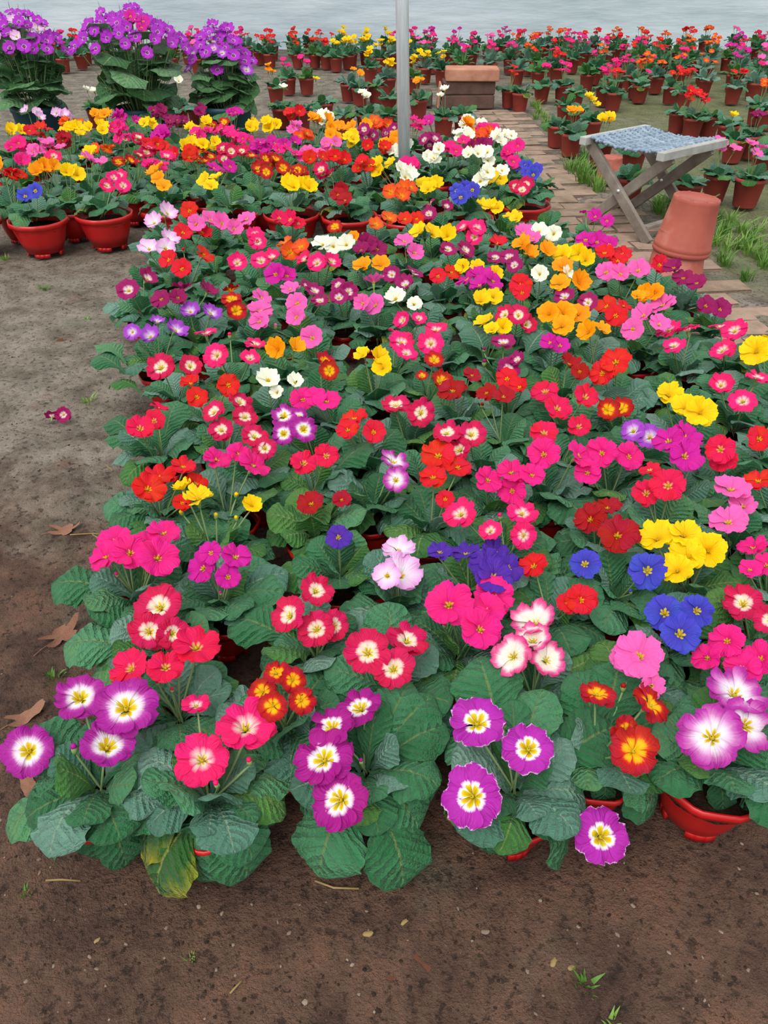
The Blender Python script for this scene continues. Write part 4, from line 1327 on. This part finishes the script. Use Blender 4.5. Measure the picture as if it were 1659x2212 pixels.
# ------------------------------------------------------------------ tall cinerarias in dark tubs
def tub_mesh():
    b = MB()
    b.lathe([(0.02, 0.005), (0.118, 0.0), (0.122, 0.008), (0.148, 0.20), (0.154, 0.205), (0.156, 0.235), (0.148, 0.235), (0.142, 0.20)], 32, 0, True)
    return b.mesh('tub', [M_TUB])
TUB = tub_mesh()
TUBSOIL = soil_mesh(0.14, 0.21)
BROAD = []
for s in range(3):
    bm_, _ = leaf_mb(10, 16, (60, 40, 25)[s], (-5, -30, -60)[s], s + 50, 0.30, 0.7, 0.12, True)
    BROAD.append(bm_.mesh('leaf', [M_LEAF_B]))
def cineraria(px, py, spread, label, top, mixk, seed, n=36):
    rng = random.Random(seed)
    p = at(px, py, 0.235)
    rp = Vector((p.x, p.y, 0))
    root = thing('potted_cineraria', label, 'potted plant', (p.x, p.y, 0), 0, None)
    new('tub', TUB, root, Matrix.Identity(4))
    new('soil', TUBSOIL, root, Matrix.Identity(4))
    crown = rp + Vector((0, 0, 0.22))
    NL = 60
    for i in range(NL):
        k = i / NL
        yaw = i * 2.4 + rng.uniform(-.3, .3)
        s = i % 3
        z = (top - 0.34) * k * rng.uniform(.7, 1.1)
        L = rng.uniform(.20, .30) * (1 - 0.45 * k) * (spread / .27) ** .5
        rr = spread * 0.45 * k * rng.random()
        M = Matrix.Translation(Vector((math.cos(yaw) * rr, math.sin(yaw) * rr, 0.21 + z))) @ Matrix.Rotation(yaw, 4, 'Z') @ Matrix.Rotation(rng.uniform(-.45, .25), 4, 'Y') @ \
            Matrix.Rotation(rng.uniform(-.5, .5), 4, 'X') @ Matrix.Scale(L, 4)
        new('leaf', BROAD[s], root, M)
    for i in range(n):
        a = i * 2.4
        rr = spread * math.sqrt((i + .5) / n)
        hz = top - 0.16 * (rr / spread) ** 2 + rng.uniform(-.05, .03)
        pos = rp + Vector((math.cos(a) * rr, math.sin(a) * rr * .8, hz))
        nn = Vector((math.cos(a) * rr * 2.5, math.sin(a) * rr * 2.5 - .45, 0.8))
        add_flower(root, rp, rng.choice(mixk), pos, nn, rng.uniform(.030, .040), crown + Vector((math.cos(a), math.sin(a), 0)) * rr * .25, 'mid', rng)
cineraria(78, 226, 0.25, 'tall purple cineraria with white blooms amid broad leaves in a dark tub', 0.69, 'JJJJL', 1, 46)
cineraria(304, 230, 0.33, 'widest purple cineraria with a fan of thin stems in a dark teal tub', 0.71, 'JJJJA', 2, 70)
cineraria(488, 226, 0.20, 'shorter purple cineraria with broad pale leaves in a dark teal tub', 0.62, 'JJJJI', 3, 40)

# ------------------------------------------------------------------ folding stool
sx0, sy0 = 1.125, 3.49
stool = thing('folding_stool', 'folding wooden camp stool with a woven grey-blue cord seat on the brick path', 'stool', (sx0, sy0, 0), math.atan2(0.275, 0.35))
HS, LR, WS = 0.36, 0.44, 0.385   # seat height, rail length, distance between rails
def bar(name, a, b, w, t, m, parent, up=Vector((1, 0, 0))):
    a, b = Vector(a), Vector(b)
    d = (b - a)
    L = d.length
    z = d.normalized()
    x = (up - z * up.dot(z)).normalized()
    y = z.cross(x)
    R = Matrix((x, y, z)).transposed().to_4x4()
    q = MB()
    q.box((0, 0, L / 2), (t, w, L), Matrix.Translation(a) @ R)
    me = q.mesh(name, [m], False)
    o = new(name, me, parent)
    md = o.modifiers.new('bevel', 'BEVEL')
    md.width = 0.003
    md.segments = 2
    return o
for s in (-1, 1):
    bar('rail', (-LR / 2, s * WS / 2, HS - .016), (LR / 2, s * WS / 2, HS - .016), 0.034, 0.032, M_RAIL, stool, Vector((0, 0, 1)))
for x, s in ((-.165, 1), (.165, 1), (-.135, -1), (.135, -1)):
    bar('leg', (x, s * WS / 2, HS - .03), (x, -s * (WS / 2 - .01), 0.0), 0.044, 0.02, M_WOOD, stool)
for s in (-1, 1):
    w = .155 if s == -1 else .125
    bar('stretcher', (-w, s * (WS / 2 - .045), 0.055), (w, s * (WS / 2 - .045), 0.055), 0.03, 0.016, M_WOOD, stool, Vector((0, 0, 1)))
for x in (-.15, .15):
    q = MB()
    q.tube([(x - .03, 0.003, 0.175), (x + .03, 0.003, 0.175)], 0.006, 10)
    new('pivot_bolt', q.mesh('pivot_bolt', [M_STEEL]), stool)
NC = 22
for i in range(NC):
    x = -LR / 2 + 0.035 + (LR - 0.07) * i / (NC - 1)
    q = MB()
    pts = []
    for k in range(11):
        t = k / 10
        yy = -WS / 2 - .012 + (WS + .024) * t
        sag = 0.022 * (1 - (2 * t - 1) ** 2)
        wv = 0.004 * (1 if (k + i) % 2 else -1)
        if k in (0, 10):
            pts.append((x, yy, HS - .012))
        else:
            pts.append((x, yy, HS + .004 - sag + wv))
    q.tube(pts, 0.0066, 6)
    new('cord', q.mesh('cord', [M_CORD]), stool)
for i in range(14):
    yy = -WS / 2 + 0.03 + (WS - .06) * i / 13
    t = (yy + WS / 2) / WS
    sag = 0.022 * (1 - (2 * t - 1) ** 2)
    q = MB()
    q.tube([(-LR / 2 + .02 + (LR - .04) * k / 22, yy, HS + .003 - sag + 0.005 * (1 if (k + i) % 2 else -1)) for k in range(23)], 0.006, 6)
    new('cord', q.mesh('cord', [M_CORD]), stool)

# ------------------------------------------------------------------ upturned pots
def upturned(rr, h, name):
    b = MB()
    rb = rr * .76
    def shp(a, z):
        return 1.0
    b.lathe([(rr * .90, 0.0), (rr * .97, 0.0), (rr, 0.004), (rr, h * .075), (rr * .975, h * .085), (rr * .985, h * .10), (rr * .985, h * .16), (rr * .955, h * .175),
             (rb * 1.03, h * .93), (rb * 1.035, h * .985), (rb * .98, h), (rb * .90, h), (rb * .86, h * .975), (0.001, h * .975)], 40, 0, False, False)
    for q in range(10):   # rib notches round the base
        a = 2 * math.pi * q / 10
        b.box((rb * .95, 0, h * .992), (rb * .10, rb * .14, h * .03), Matrix.Rotation(a, 4, 'Z'))
    return b.mesh(name, [M_TERRA2])
up0 = at(1455, 592, 0.03)
o = new('upturned_pot', upturned(0.104, 0.19, 'upturned_pot'))
o.location = (up0.x, up0.y, 0.006)
tag(o, 'faded terracotta plastic pot upside down on the ground under another', 'plant pot')
o = new('upturned_pot', upturned(0.102, 0.19, 'upturned_pot'))
o.location = (up0.x + 0.006, up0.y + 0.0, 0.112)
o.rotation_euler = (math.radians(4), math.radians(3), 1.0)
tag(o, 'faded terracotta plastic pot upside down on top of another beside the stool', 'plant pot')
# an empty leaning pot behind the stool
o = new('upturned_pot', upturned(0.07, 0.12, 'upturned_pot'))
o.location = (up2.x, up2.y + .05, 0.004)
tag(o, 'small faded pot upside down behind the folding stool legs', 'plant pot')

# ------------------------------------------------------------------ stacked clay blocks at the end of the path
def block(name, size, m, seed):
    b = MB()
    n = 5
    b.box((0, 0, size[2] / 2), size)
    me = b.mesh(name, [m], False)
    o = new(name, me)
    md = o.modifiers.new('bevel', 'BEVEL')
    md.width = 0.010
    md.segments = 3
    return o
bp = at(1010, 236, 0.0)
o = block('clay_block', (0.40, 0.20, 0.095), M_BLOCK, 1)
o.location = (bp.x, bp.y + .10, 0.0)
tag(o, 'dark clay block lying on the ground under two others at the path end', 'block')
o = block('clay_block', (0.39, 0.20, 0.09), M_BLOCK, 2)
o.location = (bp.x + .004, bp.y + .10, 0.096)
o.rotation_euler.z = 0.02
tag(o, 'dark clay block in the middle of the stack at the path end', 'block')
o = block('clay_slab', (0.40, 0.24, 0.082), M_CLAY, 3)
o.location = (bp.x + .026, bp.y + .10, 0.187)
o.rotation_euler.z = -0.03
tag(o, 'pale reddish clay slab on top of the dark blocks', 'block')
o = block('roof_tile', (0.014, 0.17, 0.17), M_CLAY, 4)
o.location = (bp.x - .225, bp.y + .1, 0.0)
o.rotation_euler.y = 0.10
tag(o, 'thin clay tile leaning against the side of the block stack', 'tile')
o = block('clay_block', (0.15, 0.20, 0.10), M_BLOCK, 5)
o.location = (bp.x - .34, bp.y + .2, 0.0)
tag(o, 'short broken clay block beside the leaning tile', 'block')

# ------------------------------------------------------------------ weeds and grass along the path
def tuft_mesh(seed, n, hgt, spread):
    rg = random.Random(seed)
    b = MB()
    for _ in range(n):
        a = rg.uniform(0, 6.28)
        r0 = rg.random() * spread * .5
        L = hgt * rg.uniform(.5, 1.1)
        lean = rg.uniform(.2, .9)
        w = rg.uniform(.0022, .005)
        base = Vector((math.cos(a) * r0, math.sin(a) * r0, -0.004))
        d = Vector((math.cos(a + rg.uniform(-.8, .8)), math.sin(a + rg.uniform(-.8, .8)), 0))
        side = Vector((-d.y, d.x, 0)) * w
        i0 = len(b.v)
        for t in (0, .35, .7, 1):
            c = base + d * (L * lean * t * t) + Vector((0, 0, L * (t - .35 * lean * t * t)))
            k = (1 - t) ** .6 if t < 1 else 0.05
            b.v += [c - side * k, c + side * k + Vector((0, 0, w * .4))]
        for q in range(3):
            b.face([i0 + 2 * q, i0 + 2 * q + 1, i0 + 2 * q + 3, i0 + 2 * q + 2])
    return b.mesh('grass_tuft', [M_GRASS])
TUFT = [tuft_mesh(s, 34, .085, .07) for s in range(3)] + [tuft_mesh(9 + s, 14, .028, .05) for s in range(2)]
grng = random.Random(5)
spots = []
for k in range(34):
    y = 2.55 + k * 0.14 + grng.uniform(-.05, .05)
    if k > 30 or grng.random() < .12:
        continue
    spots.append((path_x(y) + grng.uniform(.02, .12), y, grng.randrange(3), 'green grass tuft growing along the edge of the brick path', 'grass tufts along the brick path', .8))
for k in range(46):
    y = 2.35 + grng.random() * 1.6
    spots.append((path_x(y) + grng.uniform(.10, .40), y, grng.randrange(3), 'loose green weed tuft on the mossy soil beyond the brick path', 'weed tufts on the mossy soil', grng.uniform(.6, 1.0)))
for px, py, s in ((1510, 490, 1.0), (1545, 525, .8), (1232, 362, 1.2), (1246, 376, 1.2), (1262, 372, 1.2), (1275, 392, 1.3), (1292, 405, 1.2), (1282, 378, 1.1), (1305, 395, 1.1), (1425, 450, .9), (1445, 455, .9)):
    q = at(px, py)
    spots.append((q.x, q.y, grng.randrange(3), 'green grass tuft between the stool and the nursery pots', 'grass tufts by the stool', s))
for px, py, s in ((10, 560, 1.3), (95, 617, 1.0), (188, 862, 1.0), (185, 680, .7), (110, 1455, .8), (1285, 2150, .8), (410, 2060, .35), (52, 1922, .4), (1305, 2180, .6)):
    q = at(px, py)
    spots.append((q.x, q.y, 3 + grng.randrange(2), 'tiny moss-like grass tuft on the bare soil', 'tiny tufts on the bare soil', s))
solid = [dict(p=Vector((q['p'].x, q['p'].y, 0)), r=0.074, fix=1) for q in far if q['p'].y < 6.5]
solid += [dict(p=Vector((up0.x, up0.y, 0)), r=0.112, fix=1), dict(p=Vector((up2.x, up2.y + .05, 0)), r=0.076, fix=1)]
tufts = [dict(p=Vector((x, y, 0)), r=0.036 * s) for x, y, k, lb, gp, s in spots]
relax(tufts + solid, 150)
spots = [(t['p'].x, t['p'].y) + sp[2:] for t, sp in zip(tufts, spots)]
for x, y, k, lb, gp, s in spots:
    o = new('grass_tuft', TUFT[k])
    o.location = (x, y, ground_z(x, y) - 0.001 + (0.004 if k < 3 else 0))
    o.rotation_euler.z = grng.uniform(0, 6.28)
    o.scale = (s, s, s)
    tag(o, lb, 'grass', gp)

# ------------------------------------------------------------------ litter on the soil
def dry_leaf_mesh(seed, lobes=5, curl=0.75):
    rg = random.Random(seed)
    b = MB()
    n = 30
    ring = []
    for i in range(n):
        a = 2 * math.pi * i / n
        r = 0.55 + 0.42 * abs(math.cos(a * lobes / 2)) ** 1.5 + rg.uniform(-.06, .06)
        if abs(a - math.pi) < .3:
            r *= .5
        ring.append((r * math.cos(a), r * math.sin(a) * .75))
    layers = (0.0, .35, .7, 1.0)
    for L in layers:
        for x, y in ring:
            xx, yy = x * L, y * L
            z = curl * (xx * xx * .8 - yy * .25 * math.sin(xx * 3) + .25 * L * noise.noise(Vector((xx * 2, yy * 2, seed)))) + 0.05
            b.v.append(Vector((xx, yy, z)))
    for q in range(3):
        for i in range(n):
            i2 = (i + 1) % n
            b.face([q * n + i, q * n + i2, (q + 1) * n + i2, (q + 1) * n + i])
    b.tube([(-.5, 0, .08), (-.9, .05, .05), (-1.3, .02, .03)], .03, 5)
    return b.mesh('dry_leaf', [M_DRY])
for px, py, s, rz, sd, lb in ((138, 1140, .030, .3, 1, 'curled brown maple leaf on the soil beside the hot pink primrose'),
                              (130, 1368, .036, 1.0, 2, 'curled brown dry leaf on the soil under a broad primrose leaf'),
                              (52, 1538, .028, .7, 3, 'flat orange-brown dry leaf lying on the damp soil'),
                              (58, 1690, .022, 2.2, 4, 'brown dry leaf half under the corner primrose'),
                              (1615, 1718, .020, .5, 5, 'small brown dry leaf beside the bare red pot rim')):
    q = at(px, py)
    o = new('dry_leaf', dry_leaf_mesh(sd, 5 if sd < 3 else 2))
    o.location = (q.x, q.y, ground_z(q.x, q.y) + .001)
    o.rotation_euler.z = rz
    o.scale = (s * 1.25, s, s)
    tag(o, lb, 'leaf')
q = at(128, 905)
fr = thing('fallen_flower', 'withered wine-coloured primrose flower fallen on the bare soil', 'flower', (q.x, q.y, ground_z(q.x, q.y) + .012))
for k, (dx, dz) in enumerate(((-.016, 0), (.014, .004))):
    new('flower', COR['Z', 'mid'][k], fr, Matrix.Translation((dx, 0, dz + .009)) @ Matrix.Rotation(1.0 * (1 if k else -1), 4, 'X') @ Matrix.Scale(.021, 4))
for k, pts in enumerate((((150, 1152), (200, 1148), (245, 1152)), ((198, 1150), (212, 1158), (225, 1175)), ((225, 1000), (235, 1008), (243, 1014)), ((680, 1896), (720, 1912), (775, 1913)), ((95, 1895), (130, 1892), (170, 1894)), ((495, 2140), (508, 2125), (520, 2112)))):
    b = MB()
    pp = []
    for x, y in pts:
        g = at(x, y)
        pp.append((g.x, g.y, ground_z(g.x, g.y) + .004))
    c = Vector(pp[1])
    b.tube([Vector(p) - c for p in pp], .0014, 5)
    o = new('straw', b.mesh('straw', [M_STRAW]))
    o.location = c
    tag(o, 'thin dry straw stalk lying on the bare soil', 'straw', 'dry stalks on the soil')
def chip_mesh(seed):
    rg = random.Random(seed)
    b = MB()
    n = 11
    rs = [rg.uniform(.7, 1.1) for _ in range(n)]
    b.v += [Vector((rs[i] * math.cos(6.283 * i / n), rs[i] * math.sin(6.283 * i / n), -.15)) for i in range(n)]
    b.v += [Vector((.85 * rs[i] * math.cos(6.283 * i / n), .85 * rs[i] * math.sin(6.283 * i / n), .12 + .05 * rg.random())) for i in range(n)]
    b.v.append(Vector((0, 0, .2)))
    for i in range(n):
        i2 = (i + 1) % n
        b.face([i, i2, n + i2, n + i])
        b.face([n + i, n + i2, 2 * n])
    return b
M_CHIP = noisy('brick_crumb', [(0.25, '6A4030'), (0.55, '7E4E3A'), (0.8, '90644E')], 40, 0.9, 0.1, 0.7, 0.005)
M_STONE = noisy('pale_grit', [(0.25, '5E5046'), (0.55, '7C6C5E'), (0.8, '98887A')], 25, 0.9, 0.1, 0.4, 0.003)
M_DARKC = noisy('dark_clod', [(0.25, '241C18'), (0.7, '3A2E28')], 40, 0.95, 0.1, 0.7, 0.005)
for px, py, s in ((762, 2088, .030), (926, 2040, .026), (1525, 2005, .011), (132, 722, .018), (65, 838, .010), (1330, 2020, .010), (845, 2098, .006), (152, 1995, .007)):
    q = at(px, py)
    o = new('brick_fragment', chip_mesh(int(px)).mesh('brick_fragment', [M_CHIP]))
    o.location = (q.x, q.y, ground_z(q.x, q.y) - .001)
    o.scale = (s, s, s * .16)
    o.rotation_euler.z = px
    tag(o, 'reddish brick fragment trodden flat into the bare soil', 'brick fragment', 'brick fragments in the soil')
b, b2 = MB(), MB()
crng = random.Random(8)
for k in range(620):
    px, py = crng.uniform(-60, 1720), 2212 - (crng.random() ** 1.1) * 400 if k < 400 else crng.uniform(560, 1850)
    if k >= 400:
        px = crng.uniform(-40, 300)
    q = at(px, py)
    s = crng.uniform(.0009, .0028) * (1.4 if crng.random() < .1 else 1)
    M = Matrix.Translation((q.x, q.y, ground_z(q.x, q.y) + .0005)) @ Matrix.Rotation(crng.uniform(0, 6), 4, 'Z') @ Matrix.Diagonal((s * crng.uniform(.8, 1.8), s, s, 1))
    (b if crng.random() < .3 else b2).add(chip_mesh(k % 7), M)
nb_ = len(b.f)
b.add(b2, Matrix.Identity(4), 1)
tag(new('soil_crumbs', b.mesh('soil_crumbs', [M_STONE, M_DARKC])), 'loose crumbs and grit strewn over the bare soil', 'soil crumbs', None, 'stuff')
for px, py, s in ((1198, 2073, .008), (874, 1983, .006), (795, 2008, .008), (205, 2022, .005), (1235, 2085, .006)):
    q = at(px, py)
    o = new('seed_husk', chip_mesh(int(px) + 3).mesh('seed_husk', [M_STRAW]))
    o.location = (q.x, q.y, ground_z(q.x, q.y) + .001)
    o.scale = (s, s * .5, s * .6)
    o.rotation_euler.z = px
    tag(o, 'small yellowish seed husk on the bare soil', 'husk', 'seed husks on the soil')
print('plants', len(plants), 'fill', len(fill), 'bed2', len(bed2), 'far', len(far), 'objects', len(bpy.data.objects))
